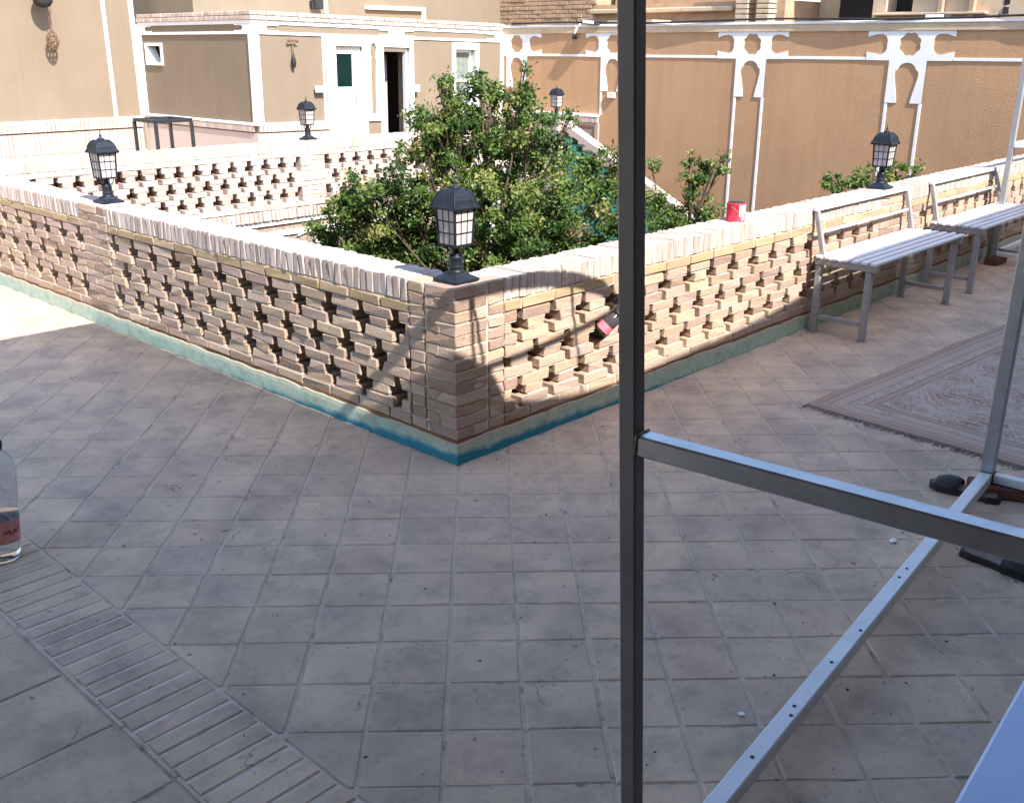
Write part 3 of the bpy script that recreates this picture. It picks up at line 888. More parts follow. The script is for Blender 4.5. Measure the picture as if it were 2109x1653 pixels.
# doors
d = MB()
for bx in ((1.119, 1.140, .02, .07, -.35, 1.60), (1.395, 1.455, .02, .07, -.35, 1.60), (1.140, 1.395, .02, .07, 1.565, 1.60), (1.140, 1.395, .02, .07, 1.13, 1.185), (1.140, 1.395, .028, .062, -.35, 1.118)):
    d.box(*bx, .004)
dr = d.build('door', M['pvc'], hb)
MB().box(1.141, 1.394, .04, .048, 1.186, 1.564, 0).build('door_pane', M['glass'], dr)
mb = MB(); mb.bar((1.425, -.01, 1.0), (1.425, -.01, 1.12), .016); mb.bar((1.425, .02, 1.06), (1.425, -.01, 1.06), .012); mb.build('handle', M['steel'], dr)
MB().box(1.468, 1.525, .01, .09, -.35, 1.60, .004).build('door_frame', M['pvc'], hb)
MB().box(1.12, 1.524, .02, .11, 1.603, 1.653, .006).build('roller_box', M['tan' if 0 else 'boxw'], hb)
MB().box(1.852, 2.286, .02, .11, 1.603, 1.653, .006).build('roller_box', M['boxw'], hb)
mb = MB(); mb.box(2.25, 2.286, .02, .09, -.35, 1.60, .004); mb.build('door_frame', M['pvc'], hb)
# grey curtain in the open doorway
V = []; Fs = []
for i in range(13):
    xx = 2.115 + i * .012; yy = .40 + .018 * math.sin(i * 1.7)
    V += [(xx, yy, -.35), (xx + .0, yy, 1.45 + .012 * i)]
    if i: Fs.append((2 * i - 2, 2 * i, 2 * i + 1, 2 * i - 1))
mb = MB(); mb.add(V, Fs, None, .5, True); mb.build('curtain', M['curtain'], hb)
mb = MB()
for bx in ((3.087, 3.125, .06, .10, .84, 1.651), (3.42, 3.462, .06, .10, .84, 1.651), (3.1251, 3.4199, .06, .10, 1.615, 1.651), (3.1251, 3.4199, .06, .10, 1.24, 1.275), (3.1251, 3.4199, .06, .10, .84, .88)): mb.box(*bx, .003)
wf = mb.build('window', M['pvc'], hb)
for z0, z1 in ((1.276, 1.614), (.881, 1.239)): MB().box(3.126, 3.419, .077, .083, z0, z1, 0).build('pane', M['wglass'], wf)
# little side window with its tilted sash
mb = MB()
for bx in ((-.02, .04, 2.021, 2.055, 1.3952, 1.659), (-.02, .04, 2.405, 2.439, 1.3952, 1.659), (-.02, .04, 2.0551, 2.4049, 1.625, 1.659), (-.02, .04, 2.0551, 2.4049, 1.3952, 1.43)): mb.box(*bx, .003)
sw = mb.build('window', M['pvc'], hb)
mb = MB(); mb.add([(-.01, 2.40, 1.43), (-.01, 2.40, 1.625), (-.01, 2.06 + .17, 1.43), (.10, 2.40, 1.43), (.10, 2.40, 1.62), (.10, 2.25, 1.43)], [(0, 1, 2), (3, 5, 4), (0, 3, 4, 1), (1, 4, 5, 2), (0, 2, 5, 3)])
mb.build('tilted_sash', M['pvc'], sw)
# wall bits on the door house
def wallbox(x, z, w_, h_, label):
    b_ = MB(); b_.box(x, x + w_, YB - .075, YB - .035, z, z + h_, .004)
    tag(b_.build('electrical_box', M['pvc']), label, 'electrical box')
wallbox(4.74, 1.115, .13, .075, 'white electrical box left of the half glazed white door')
wallbox(6.30, 1.08, .06, .09, 'white switch box right of the open dark doorway')
o = empty('wall_ornament', (4.46, YB - .05, 1.66), label='small dark hanging ornament on the plaster left of the doors', cat='ornament')
mb = MB(); mb.tube([(-.07, 0, .02), (-.02, 0, .03), (.03, 0, .03), (.08, 0, .015)], .008, 6); mb.tube([(0, 0, .03), (0, .0, -.13)], .006, 6)
for dx in (-.05, 0, .05): mb.lathe([(.004, -.02), (.016, 0), (.004, .02)], 8, Matrix.Translation((dx, 0, .03)))
mb.build('hanger', M['brown'], o)
mb = MB(); mb.lathe([(.004, -.27), (.022, -.25), (.028, -.2), (.018, -.15), (.01, -.12)], 10); mb.build('pendant', M['black'], o)

# upper storey set back on the roof
ub = empty('upper_house', (4.4, 9.0, 1.9), label='beige upper storey set back above the door house roof', cat='house')
mb = MB(); mb.box(-.2, 5.6, 0, .3, 0, 2.4, 0); mb.box(-.2, .1, .3, 3, 0, 2.4, 0); mb.build('wall', M['plaster'], ub)
mb = MB(); mb.box(2.45, 3.5, -.06, -.001, .22, .27, .004); mb.box(3.5, 3.55, -.06, -.001, -.1, .27, .004)
mb.build('plaster_strip', M['gypsum'], ub)
mb = MB(); mb.box(1.55, 1.68, -.1, -.001, .2, .34, .01); mb.box(1.52, 1.56, -.06, -.001, .2, .3, .004); mb.build('bracket', M['dark'], ub)
MB().box(1.75, 1.8, -.03, -.001, .15, 1.2, .003).build('plaster_strip', M['gypsum'], ub)
mb = MB(); mb.box(1.8, 3.55, -.6, -.0005, -.02, .04, 0); mb.build('ledge', M['oldlight'], ub)

# house on the far left
lh = empty('left_house', (0, 10, 0), label='tall plain beige house wall with two white strips at the far left', cat='house')
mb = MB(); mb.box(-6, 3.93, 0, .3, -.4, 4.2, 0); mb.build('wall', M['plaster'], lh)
for a in (3.515, 3.87): MB().box(a, a + .045 + (.015 if a > 3.6 else 0), -.02, -.0005, .77, 4.2, .002).build('plaster_strip', M['gypsum'], lh)
MB().box(-6, 3.90, -.05, -.0005, .735, .765, .003).build('dado_cap', M['gypsum'], lh)
st = MB(); x = 0.5
while x < 3.86: st.box(x, x + .046, -.045, 0, .632, .733, .003); x += .052
tag(st.build('dado_bricks', M['farbrick'], lh), kind='stuff')
st = MB(); x = 0.5
while x < 3.86: st.box(x, x + .046, -.022, 0, .36, .615, .003); x += .052
tag(st.build('dado_panel_bricks', M['farbrick'], lh), kind='stuff')
MB().box(-6, 3.9, -.02, -.0005, -.4, .355, .003).build('dado', M['farbrick'], lh)
# hanging things on that wall
o = empty('wicker_hanging', (2.80, 9.85, 2.2), label='brown woven hanging on two cords on the far left wall', cat='hanging basket')
mb = MB(); mb.tube([(-.03, 0, 0), (.0, 0, -.42)], .004, 5); mb.tube([(.03, 0, 0), (.01, 0, -.42)], .004, 5); mb.build('cord', M['tan'], o)
mb = MB()
for k in range(9):
    a = k * math.pi * 2 / 9
    mb.tube([((.012 + .055 * math.sin(math.pi * t / 8) ** .8) * math.cos(a + .35 * math.sin(t)), (.012 + .045 * math.sin(math.pi * t / 8)) * math.sin(a + .35 * math.sin(t)), -.40 - .03 * t) for t in range(9)], .0065, 5)
for zz, rr in ((-.47, .05), (-.53, .062), (-.59, .045)):
    mb.tube([(rr * math.cos(R(t)), rr * .8 * math.sin(R(t)), zz + .01 * math.sin(R(3 * t))) for t in range(0, 361, 30)], .008, 5)
mb.build('weave', M['brown'], o)
o = empty('hanging_pot', (2.73, 9.80, 2.14), label='round dark pot cut by the top left edge of the picture', cat='pot')
mb = MB(); mb.lathe([(.02, -.1), (.07, -.085), (.105, -.04), (.115, .02), (.1, .07), (.08, .09)], 20); mb.build('bowl', M['dark'], o)
mb = MB()
for k in range(3): mb.tube([(.1 * math.cos(k * 2.1), .1 * math.sin(k * 2.1), .06), (0, .1, .75)], .004, 5)
mb.build('cord', M['brown'], o)

# ------------------------------------------------------------------ old houses beyond the brown wall
def old_house(name, x0, x1, y0, y1, z1, mat, label, cat='house'):
    h = empty(name, ((x0 + x1) / 2, (y0 + y1) / 2, CZ), label=label, cat=cat)
    o = h.location
    mb = MB(); mb.box(x0 - o.x, x1 - o.x, y0 - o.y, y1 - o.y, 0, z1 - CZ, 0)
    mb.build('wall', M[mat], h)
    return h
h1 = old_house('mud_house', 9.6, 12, 7.05, 9.6, 3.2, 'oldbrick', 'rough brown mud brick house wall above the left end of the brown wall')
st = MB()
for r in range(26):
    y = 7.06 + (r % 2) * .09
    while y < 9.5:
        st.box(-1.2 - .015 + rng.uniform(-.006, .006), -1.19, y - 8.325, y - 8.325 + .165, 1.75 + r * .06 - CZ, 1.75 + r * .06 + .047 - CZ, .003); y += .18
tag(st.build('mud_bricks', M['oldbrick'], h1), kind='stuff')
h2 = old_house('ruined_house', 9.4, 12.5, 3.9, 6.95, 2.2, 'oldbrick', 'old brown ruin with a low ledge and brick columns beyond the brown wall')
o = h2.location
mb = MB(); mb.box(9.3 - o.x, 9.4 - o.x, 4.6 - o.y, 6.95 - o.y, 2.08 - CZ, 2.14 - CZ, .01); mb.build('ledge', M['oldlight'], h2)
mb = MB(); mb.box(9.9 - o.x, 10.3 - o.x, 4.6 - o.y, 6.95 - o.y, 2.2 - CZ, 3.4 - CZ, 0); mb.build('upper_wall', M['oldbrick'], h2)
for yy in (4.42, 4.12):
    st = MB()
    for r in range(24): st.box(9.22 - o.x, 9.42 - o.x, yy - o.y - .10 + rng.uniform(-.006, .006), yy - o.y + .08, 1.5 + r * .06 - CZ, 1.548 + r * .06 - CZ, .004)
    tag(st.build('column_bricks', M['oldlight'], h2), kind='stuff')
h3 = old_house('shadowed_house', 10.3, 13, 2.9, 3.9, 3.6, 'oldlight', 'old pale house end standing in shadow between the ruin and the windowed house')
o = h3.location
mb = MB(); mb.box(9.5 - o.x, 10.28 - o.x, 3.02 - o.y, 3.85 - o.y, 2.75 - CZ, 2.85 - CZ, .01); mb.build('overhang', M['oldlight'], h3)
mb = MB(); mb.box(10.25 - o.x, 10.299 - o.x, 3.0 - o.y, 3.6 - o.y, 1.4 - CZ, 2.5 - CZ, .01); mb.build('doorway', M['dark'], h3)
h4 = empty('windowed_house', (9.7, 1.0, CZ), label='old pale house with a dark window opening at the top right', cat='house')
o = h4.location
mb = MB()
for y0, y1, z0, z1 in ((-2.5, 2.42, 1.2, 2.06), (2.42 + .32, 2.9, 1.2, 3.6), (-2.5, 2.419, 2.0601, 3.6), (2.42, 2.739, 1.2, 2.04)):
    mb.box(0, .3, y0 - o.y, y1 - o.y, z0 - CZ, z1 - CZ, 0)
mb.box(0, 2.5, -3.5, 1.9, 0, 1.19 - CZ, 0)
mb.build('wall', M['oldlight'], h4)
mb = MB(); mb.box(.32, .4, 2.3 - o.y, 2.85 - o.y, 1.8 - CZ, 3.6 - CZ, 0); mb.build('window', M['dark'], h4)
mb = MB()
for yy in (2.1, 1.75): mb.box(-.08, -.001, yy - o.y - .06, yy - o.y, 1.2 - CZ, 3.6 - CZ, .006)
mb.build('pilaster', M['oldbrick'], h4)
mb = MB(); mb.box(-.1, -.001, 1.55 - o.y, 2.85 - o.y, 2.0 - CZ, 2.025 - CZ, .004); mb.build('ledge', M['oldlight'], h4)
mb = MB()
for i in range(18):
    yy = rng.uniform(-2, 2.8); zz = rng.uniform(1.95, 2.4)
    if 2.38 < yy < 2.78: continue
    s = rng.uniform(.015, .035); mb.box(-.004, .002, yy - o.y - s, yy - o.y + s, zz - CZ - s, zz - CZ + s, .002, jit=.01)
tag(mb.build('putlog_holes', M['dark'], h4), kind='stuff')
mb = MB(); mb.box(8.9, 9.35, 5.55, 6.3, CZ, 1.98, 0); tag(mb.build('roof_hut', M['oldlight']), 'small pale roof hut just behind the near dark post', 'hut')

# ------------------------------------------------------------------ floor tiles
CAMF = Vector((CAM.x, CAM.y, 0))
tile_me = []
def tile_mesh(a, b, seed, ch=.004):
    rr = random.Random(seed)
    ha, hb_ = a / 2, b / 2
    j = lambda: rr.uniform(-.0025, .0025)
    dz = [rr.uniform(-.0012, .0012) for _ in range(4)]
    V = []
    c = [(-ha + j(), -hb_ + j()), (ha + j(), -hb_ + j()), (ha + j(), hb_ + j()), (-ha + j(), hb_ + j())]
    for i, (x, y) in enumerate(c): V.append((x * (1 - ch / ha), y * (1 - ch / hb_), dz[i]))
    for i, (x, y) in enumerate(c): V.append((x, y, dz[i] - .0035))
    for i, (x, y) in enumerate(c): V.append((x, y, -.02))
    Fs = [(0, 1, 2, 3)]
    for L in (0, 4):
        for i in range(4): Fs.append((L + i, L + 4 + i, L + 4 + (i + 1) % 4, L + (i + 1) % 4))
    return V, Fs
def lay_tiles(items, name, a, b, ang, mat, limit=300):
    metas = []
    for k in range(10):
        V, Fs = tile_mesh(a, b, k + int(a * 1000)); mb = MB(); mb.add(V, Fs, None, 0); me = mb.mesh(name); me.materials.append(mat); metas.append((V, Fs, me))
    items = sorted(items, key=lambda p: (Vector((p[0], p[1], 0)) - CAMF).length)
    st = MB()
    for i, (x, y) in enumerate(items):
        V, Fs, me = metas[rng.randrange(10)]
        rot = (rng.uniform(-.004, .004), rng.uniform(-.004, .004), ang + rng.choice((0, math.pi)) + rng.uniform(-.008, .008))
        z = rng.uniform(-.001, .0008)
        if i < limit:
            o = bpy.data.objects.new(name, me); COL.objects.link(o); o.parent = FLOOR
            o.location = (x, y, z); o.rotation_euler = rot
        else:
            from mathutils import Euler
            st.add(V, Fs, Matrix.Translation((x, y, z)) @ Euler(rot).to_matrix().to_4x4())
    if st.v: tag(st.build(name + '_rest', mat, FLOOR), kind='stuff')

T = .2012; q2 = 1 / math.sqrt(2)
tiles = []; cut = []
def in_view(x, y):
    d_ = Vector((x, y, 0)) - CAM; z = d_.dot(cf)
    if z < .2: return False
    u = d_.dot(cr) / z * .9718; v = d_.dot(cu) / z * .9718
    return abs(u) < .58 and -.50 < v < .45
for i in range(-60, 60):
    for j in range(-60, 60):
        e1 = -.0885 + (i + .5) * T; e2 = .007 + (j + .5) * T
        x = (e1 + e2) * q2; y = (e1 - e2) * q2
        ext = T * q2
        if x + ext * .1 > .0 and y + ext * .1 > 0: continue
        if x > 8.2 or y < -3.0 or y > 6.5: continue
        if not in_view(x, y): continue
        if x + ext < -1.495: continue
        if x - ext < -1.492:
            cut.append((x, y)); continue
        tiles.append((x, y))
lay_tiles(tiles, 'paving_tile', T - .006, T - .0095, R(45), M['tile'])
# tiles cut along the border strip
for x, y in cut:
    ha, hb_ = (T - .0045) / 2, (T - .0095) / 2
    P_ = [(x + (u + v) * q2, y + (u - v) * q2) for u, v in ((-ha, -hb_), (ha, -hb_), (ha, hb_), (-ha, hb_))]
    o_ = []
    lim = -1.490
    for i in range(4):
        a, b = P_[i], P_[(i + 1) % 4]
        if a[0] >= lim: o_.append(a)
        if (a[0] - lim) * (b[0] - lim) < 0:
            t = (lim - a[0]) / (b[0] - a[0]); o_.append((lim, a[1] + t * (b[1] - a[1])))
    if len(o_) < 3: continue
    n_ = len(o_)
    ar = sum(o_[i][0] * o_[(i + 1) % n_][1] - o_[(i + 1) % n_][0] * o_[i][1] for i in range(n_))
    if abs(ar) < .003: continue
    if ar < 0: o_ = o_[::-1]
    c_ = (sum(p[0] for p in o_) / n_, sum(p[1] for p in o_) / n_)
    ring = lambda k, z: [(c_[0] + (p[0] - c_[0]) * k, c_[1] + (p[1] - c_[1]) * k, z) for p in o_]
    V = ring(.965, 0) + ring(1, -.0035) + ring(1, -.02)
    Fs = [tuple(range(n_))] + [(L_ * n_ + i, (L_ + 1) * n_ + i, (L_ + 1) * n_ + (i + 1) % n_, L_ * n_ + (i + 1) % n_) for L_ in (0, 1) for i in range(n_)]
    MB().add(V, Fs).build('cut_tile', M['tile'], FLOOR)
# border strip of thin bricks and the straight-laid slabs beside it
its = []
y = -2.0
while y < 2.2:
    its.append((-1.62, y)); y += .0665
lay_tiles([p for p in its if in_view(*p)], 'border_brick', .242, .056, 0, M['tile'])
its = []
for r in range(12):
    for c in range(6):
        x = -1.757 - .15 - c * .302; yy = -2.2 + r * .302 + (.15 if c % 2 else 0) - .04
        if in_view(x, yy): its.append((x, yy))
lay_tiles(its, 'paving_slab', .293, .293, 0, M['tile'])
mb = MB(); mb.box(-1.7435, -1.4965, -2.0, 2.2, -.02, -.0031, 0)
mb.build('border_mortar', M['joint'], FLOOR)
# mortar strip left proud beside the border
mb = MB()
yy = -2.0
while yy < 2.2:
    mb.box(-1.753, -1.744, yy, yy + .0665, -.012, .0015 + rng.uniform(-.0015, .001), 0); yy += .0665
tag(mb.build('mortar_line', M['grout'], FLOOR), kind='stuff')

# small debris on the floor
mb = MB()
for i in range(110):
    for _ in range(40):
        x, y = rng.uniform(-1.8, 3), rng.uniform(-2, .0) if rng.random() < .75 else rng.uniform(0, 3)
        if (x < -.02 or y < -.02) and in_view(x, y): break
    s = rng.uniform(.0012, .0045)
    mb.add(*cbox(s * rng.uniform(1, 3), s, s * .6, .001, .001, i), Matrix.Translation((x, y, s * .3)) @ Matrix.Rotation(rng.uniform(0, 6.3), 4, 'Z'))
tag(mb.build('floor_debris', M['dark']), 'tiny dark crumbs and dry leaf bits scattered on the tiles', 'debris', kind='stuff')
for nm, (x, y), lab in (('paper_scrap', (.586, -1.591), 'crumpled white paper scrap on the tiles left of the floor rail'), ('paper_scrap', (-.624, -1.715), 'flat pale scrap on the tiles near the bottom of the picture')):
    bm = bmesh.new(); bmesh.ops.create_icosphere(bm, subdivisions=2, radius=.014)
    for v in bm.verts: v.co *= 1 + .45 * noise.noise(v.co * 90 + Vector((x, y, 0)))
    me = bpy.data.meshes.new(nm); bm.to_mesh(me); bm.free()
    o = link(nm, me, M['foil'], None, (x, y, .005)); o.scale = (.9, .9, .5) if x > 0 else (.6, .6, .2); tag(o, lab, 'paper scrap')

# ------------------------------------------------------------------ lanterns
def make_lantern():
    L = empty('lantern')
    mb = MB(); mb.lathe([(.066, 0), (.066, .012), (.058, .016), (.040, .026), (.034, .036)], 4, square=True, smooth=False)
    mb.build('base_plate', M['lampiron'], L)
    mb = MB(); mb.lathe([(.034, .034), (.036, .04), (.029, .044), (.028, .052), (.031, .056), (.028, .062), (.0285, .092), (.031, .096), (.024, .104), (.017, .110), (.015, .128), (.020, .138), (.034, .1435)], 20)
    mb.build('neck', M['lampiron'], L)
    for k in range(4):
        a = R(90 * k)
        pts = [(.016, .108), (.03, .106), (.043, .117), (.047, .132), (.041, .144)]
        mb = MB(); mb.tube([(r_ * math.cos(a), r_ * math.sin(a), z) for r_, z in pts], .003, 6); mb.build('scroll', M['lampiron'], L)
    mb = MB()
    hb0, hb1, z0, z1 = .046, .053, .150, .290
    def hw(z): return hb0 + (hb1 - hb0) * (z - z0) / (z1 - z0)
    mb.lathe([(.05, .1435), (.052, .151), (.046, .153)], 4, square=True, smooth=False)
    for sx in (-1, 1):
        for sy in (-1, 1): mb.bar((sx * hb0, sy * hb0, z0), (sx * hb1, sy * hb1, z1), .010)
    for k in range(4):
        Rm = Matrix.Rotation(R(90 * k), 4, 'Z')
        for zz in (z0 + .0467, z0 + .0934):
            h_ = hw(zz); mb.bar(Rm @ Vector((-h_, -h_, zz)), Rm @ Vector((h_, -h_, zz)), .005)
        for t in (-1 / 3, 1 / 3): mb.bar(Rm @ Vector((t * hb0, -hb0, z0)), Rm @ Vector((t * hb1, -hb1, z1)), .0042)
    mb.build('cage', M['lampiron'], L)
    pm = {}
    for k in range(4):
        Rm = Matrix.Rotation(R(90 * k), 4, 'Z')
        for r_ in range(3):
            for c in range(3):
                za, zb = z0 + r_ * .0467 + .001, z0 + (r_ + 1) * .0467 - .001
                ua, ub = -1 + 2 * c / 3, -1 + 2 * (c + 1) / 3
                key = (r_, c)
                if key not in pm:
                    V = []
                    for dy in (.0, .003):
                        for (u, z) in ((ua, za), (ub, za), (ub, zb), (ua, zb)): V.append((u * hw(z) * .97, -hw(z) + dy, z))
                    m_ = MB(); m_.add(V, [(0, 1, 2, 3), (7, 6, 5, 4), (0, 4, 5, 1), (1, 5, 6, 2), (2, 6, 7, 3), (3, 7, 4, 0)])
                    me = m_.mesh('pane'); me.materials.append(M['pane']); pm[key] = me
                o = bpy.data.objects.new('pane', pm[key]); COL.objects.link(o); o.parent = L; o.rotation_euler = (0, 0, R(90 * k))
    mb = MB(); mb.lathe([(.052, .286), (.070, .291), (.073, .297), (.064, .303), (.061, .312), (.058, .326), (.052, .341), (.042, .355), (.028, .365), (.012, .369)], 4, square=True, smooth=False)
    for sx in (-1, 1):
        for sy in (-1, 1):
            mb.tube([(sx * r_, sy * r_, z + .001) for r_, z in ((.070, .297), (.061, .312), (.058, .326), (.052, .341), (.042, .355), (.028, .365))], .003, 5)
    mb.build('hood', M['lampiron'], L)
    mb = MB(); mb.lathe([(.020, .366), (.022, .371), (.012, .376), (.005, .380), (.008, .387), (.005, .393), (.003, .40), (.0015, .425)], 10)
    mb.build('finial', M['lampiron'], L)
    mb = MB(); mb.lathe([(.006, .155), (.013, .17), (.02, .2), (.02, .225), (.012, .24)], 12); mb.build('bulb', M['tin'], L)
    return L
def copy_tree(o, parent=None):
    c = o.copy(); COL.objects.link(c)
    if parent is not None: c.parent = parent
    for ch in list(o.children): copy_tree(ch, c)
    return c
L0 = make_lantern()
for i, (x, y, z, s, lab) in enumerate([
        (.112, .110, H, 1, 'largest black lantern on the near corner pier in front of the tree'),
        (.118, 3.13, H, 1, 'black lantern on the pier of the left parapet, shadow beside it'),
        (4.06, .11, H, 1, 'black lantern on the right parapet against the brown wall'),
        (3.53, 5.86, H, 1, 'black lantern on the white far parapet left of the doors'),
        (6.78, 5.36, .82, .95, 'smallest black lantern on the stair pier behind the tree top')]):
    o = L0 if i == 0 else copy_tree(L0)
    o.location = (x, y, z); o.scale = (s, s, s)
    tag(o, lab, 'lantern', 'lanterns on the parapet piers')

# ------------------------------------------------------------------ benches
def make_bench():
    B = empty('bench')
    L, D, SZ = 1.33, .36, .455
    for x in (0.025, L - .025):
        for y in (.025, D - .025):
            mb = MB(); mb.bar((x, y, .006), (x, y, SZ - .04), .038, ch=.004); mb.box(x - .028, x + .028, y - .028, y + .028, 0, .0055, .001)
            mb.build('leg', M['steel'], B)
        MB().bar((x, .048, .10), (x, D - .048, .10), .028).build('stretcher', M['steel'], B)
        mb = MB(); mb.bar((x, -.02, SZ - .02), (x, D + .0, SZ - .02), .045, .04, ch=.003); mb.build('side_rail', M['steel'], B)
        mb = MB(); mb.bar((x, D - .045, SZ + .001), (x, D + .03, .73), .03, .028, ch=.003); mb.build('back_post', M['steel'], B)
    for k in range(7):
        y = -.005 + k * .056
        MB().box(-.015, L + .015, y - .0185, y + .0185, SZ + .001, SZ + .019, .004).build('seat_slat', M['white_steel'], B)
    MB().bar((.0, D + .031, .738), (L, D + .031, .738), .028, .028, ch=.004).build('top_rail', M['white_steel'], B)
    MB().bar((.03, D + .004, .60), (L - .03, D + .004, .60), .016, .016, ch=.003).build('mid_rail', M['white_steel'], B)
    return B
B0 = make_bench()
B1 = copy_tree(B0)
for o, x, lab in ((B0, 2.905, 'nearer slatted metal bench against the sunlit parapet'), (B1, 4.62, 'farther slatted metal bench cut off by the right edge')):
    o.location = (x, -.405, 0); tag(o, lab, 'bench', 'slatted benches along the parapet')
mb = MB()
for i in range(60):
    a = rng.uniform(0, 6.3); r_ = rng.uniform(.0, .045); p = Vector((2.95 + r_ * math.cos(a), -.06 + r_ * .6 * math.sin(a), 0))
    t = Vector((rng.uniform(-.02, .02), rng.uniform(-.02, .02), rng.uniform(.012, .04))); s = Vector((rng.uniform(-.004, .004), rng.uniform(-.004, .004), 0))
    mb.add([p - s, p + s, p + t], [(0, 1, 2)], None, rng.uniform(.1, .7))
tag(mb.build('weed', M['leaf']), 'small green weed at the foot of the nearer bench leg', 'weed')

# ------------------------------------------------------------------ steel frame in the foreground
fr = empty('steel_frame', (1.24, -1.672, 0), label='tall square tube steel frame standing across the right foreground', cat='metal frame')
E1 = Vector((-.9955, -.0945, 0)); E2 = Vector((.0945, -.9955, 0))
Lf = 2.62; Wf = 1.0
Pn = E1 * Lf
def fbar(name, a, b, w, mat='galv'):
    return MB().bar(a, b, w, ch=.003, up=(0, 0, 1)).build(name, M[mat], fr)
def post(p, h, w, lean=(0, 0)):
    mb = MB(); V, Fs = cbox(w, w, h, .003)
    rot_ = Matrix.Rotation(math.atan2(E1.y, E1.x), 4, 'Z')
    V = [rot_ @ Vector(v) for v in V]
    V = [Vector((v.x + lean[0] * (v.z + h / 2) / h, v.y + lean[1] * (v.z + h / 2) / h, v.z)) for v in V]
    mb.add(V, Fs, Matrix.Translation((p.x, p.y, h / 2 + .001))); return mb.build('post', M['shaded_steel' if lean[0] else 'galv'], fr)
post(Vector((0, 0, 0)), 1.70, .046)
LEAN = Vector((-.054, .057, 0))
post(Pn, 1.76, .031, LEAN)
post(E2 * Wf, 1.70, .04); post(Pn + E2 * Wf, 1.76, .04, LEAN)
z_ = Vector((0, 0, 1))
fbar('floor_rail', E1 * .024 + z_ * .068, E1 * (Lf - .017) + z_ * .068, .044, 'white_steel')
fbar('floor_rail', E2 * .024 + z_ * .068, E2 * (Wf - .021) + z_ * .068, .036, 'white_steel')
fbar('cross_bar', Pn + LEAN * .585 + E2 * .017 + z_ * 1.036, Pn + LEAN * .585 + E2 * (Wf - .021) + z_ * 1.036, .034, 'galv')
fbar('cross_bar', E2 * .024 + z_ * 1.036, E2 * (Wf - .021) + z_ * 1.036, .036, 'galv')
fbar('top_rail', E2 * .024 + z_ * 1.68, E2 * (Wf - .021) + z_ * 1.68, .04, 'white_steel')
for t in (.55, .98, 1.05, 1.42, 1.62, 1.86, 1.90, 2.1):
    mb = MB(); p = E1 * t + E2 * rng.uniform(-.01, .01) + z_ * .0903
    mb.lathe([(.005, 0), (.005, .0012)], 8, Matrix.Translation(p)); mb.build('screw_hole', M['black'], fr)
def weld(p, axis_, r_):
    mb = MB(); a_ = Vector(axis_).normalized(); s_ = a_.cross(Vector((0, 0, 1))) if abs(a_.z) < .9 else a_.cross(Vector((1, 0, 0))); s_.normalize(); t_ = a_.cross(s_)
    pts = []
    for k in range(25):
        a = 2 * math.pi * k / 24
        q = max(abs(math.cos(a)), abs(math.sin(a)))
        pts.append(p + (s_ * math.cos(a) + t_ * math.sin(a)) * r_ / q * 1.02 + a_ * rng.uniform(-.0015, .0015))
    mb.tube(pts, .003, 5); mb.build('weld_bead', M['bead'], fr)
weld(Pn + LEAN * .585 + E2 * .018 + z_ * 1.036, E2, .017)
weld(z_ * .068 + E1 * .026, E1, .022); weld(z_ * .068 + E2 * .026, E2, .019)
mb = MB(); p = E1 * 1.55 + z_ * .0903
mb.bar(p - E1 * .05, p + E1 * .06, .040, .0015, ch=0); mb.build('tape', M['tin'], fr)

# second frame lying low at the right edge
FPOST, FBAR = 1.77, .93
f2 = empty('steel_frame', (5.84, -.13, 0), label='farther steel frame with a thin post rising behind the second bench', cat='metal frame')
MB().box(-.02, .02, -.02, .02, .062, FPOST, .002).build('post', M['steel'], f2)
for z in (.082, FBAR):
    MB().bar((.021, 0, z), (1.2, .02, z), .034).build('rail', M['white_steel'], f2)
    MB().bar((.0, -.021, z), (.06, -1.0, z), .034).build('rail', M['white_steel'], f2)
MB().bar((-.018, .0, FPOST + .018), (1.2, .0, FPOST + .018), .036).build('rail', M['white_steel'], f2)
MB().box(1.201, 1.241, -.02, .02, 0, FPOST, .002).build('post', M['steel'], f2)
mb = MB(); mb.box(5.75, 5.97, -.20, -.095, 0, .0615, .004); tag(mb.build('loose_brick', M['redbrick']), 'dark brick under the foot of the farther steel frame', 'brick')

# white topped low table at the bottom right
tb = empty('low_table', (-.66, -2.645, 0), label='low table with pale blue white top at the bottom right corner', cat='table')
V, Fs = cbox(1.25, .58, .03, .006)
mb = MB(); mb.add(V, Fs, Matrix.Translation((.06, 0.0, .485)) @ Matrix.Rotation(R(4), 4, 'Z')); mb.build('tabletop', M['tabletop'], tb)
for x in (-.48, .58):
    for y in (-.22, .22): MB().bar((x, y, 0), (x, y, .469), .035).build('leg', M['steel'], tb)

# ------------------------------------------------------------------ rug
RL, RW = 3.1, 2.1
rug = empty('rug', (1.675, -.69, 0), label='faded pinkish grey patterned rug with fringed edge on the tiles', cat='rug')
rug.rotation_euler = (0, 0, R(-4.6))
nx, ny = 62, 42
V = []; Fs = []
for j in range(ny + 1):
    for i in range(nx + 1):
        x, y = RL * i / nx, -RW * j / ny
        z = .010 + .006 * noise.noise(Vector((x * 2.2, y * 2.2, 3))) + .004 * noise.noise(Vector((x * 6, y * 6, 9)))
        ex = .012 * noise.noise(Vector((y * 3, 1, 0))) if i == 0 else 0
        ey = .010 * noise.noise(Vector((x * 3, 5, 0))) if j == 0 else 0
        V.append((x + ex, y + ey, max(z, .006)))
for j in range(ny):
    for i in range(nx):
        a = j * (nx + 1) + i
        Fs.append((a, a + nx + 1, a + nx + 2, a + 1))
mb = MB(); mb.add(V, Fs, None, .5, True)
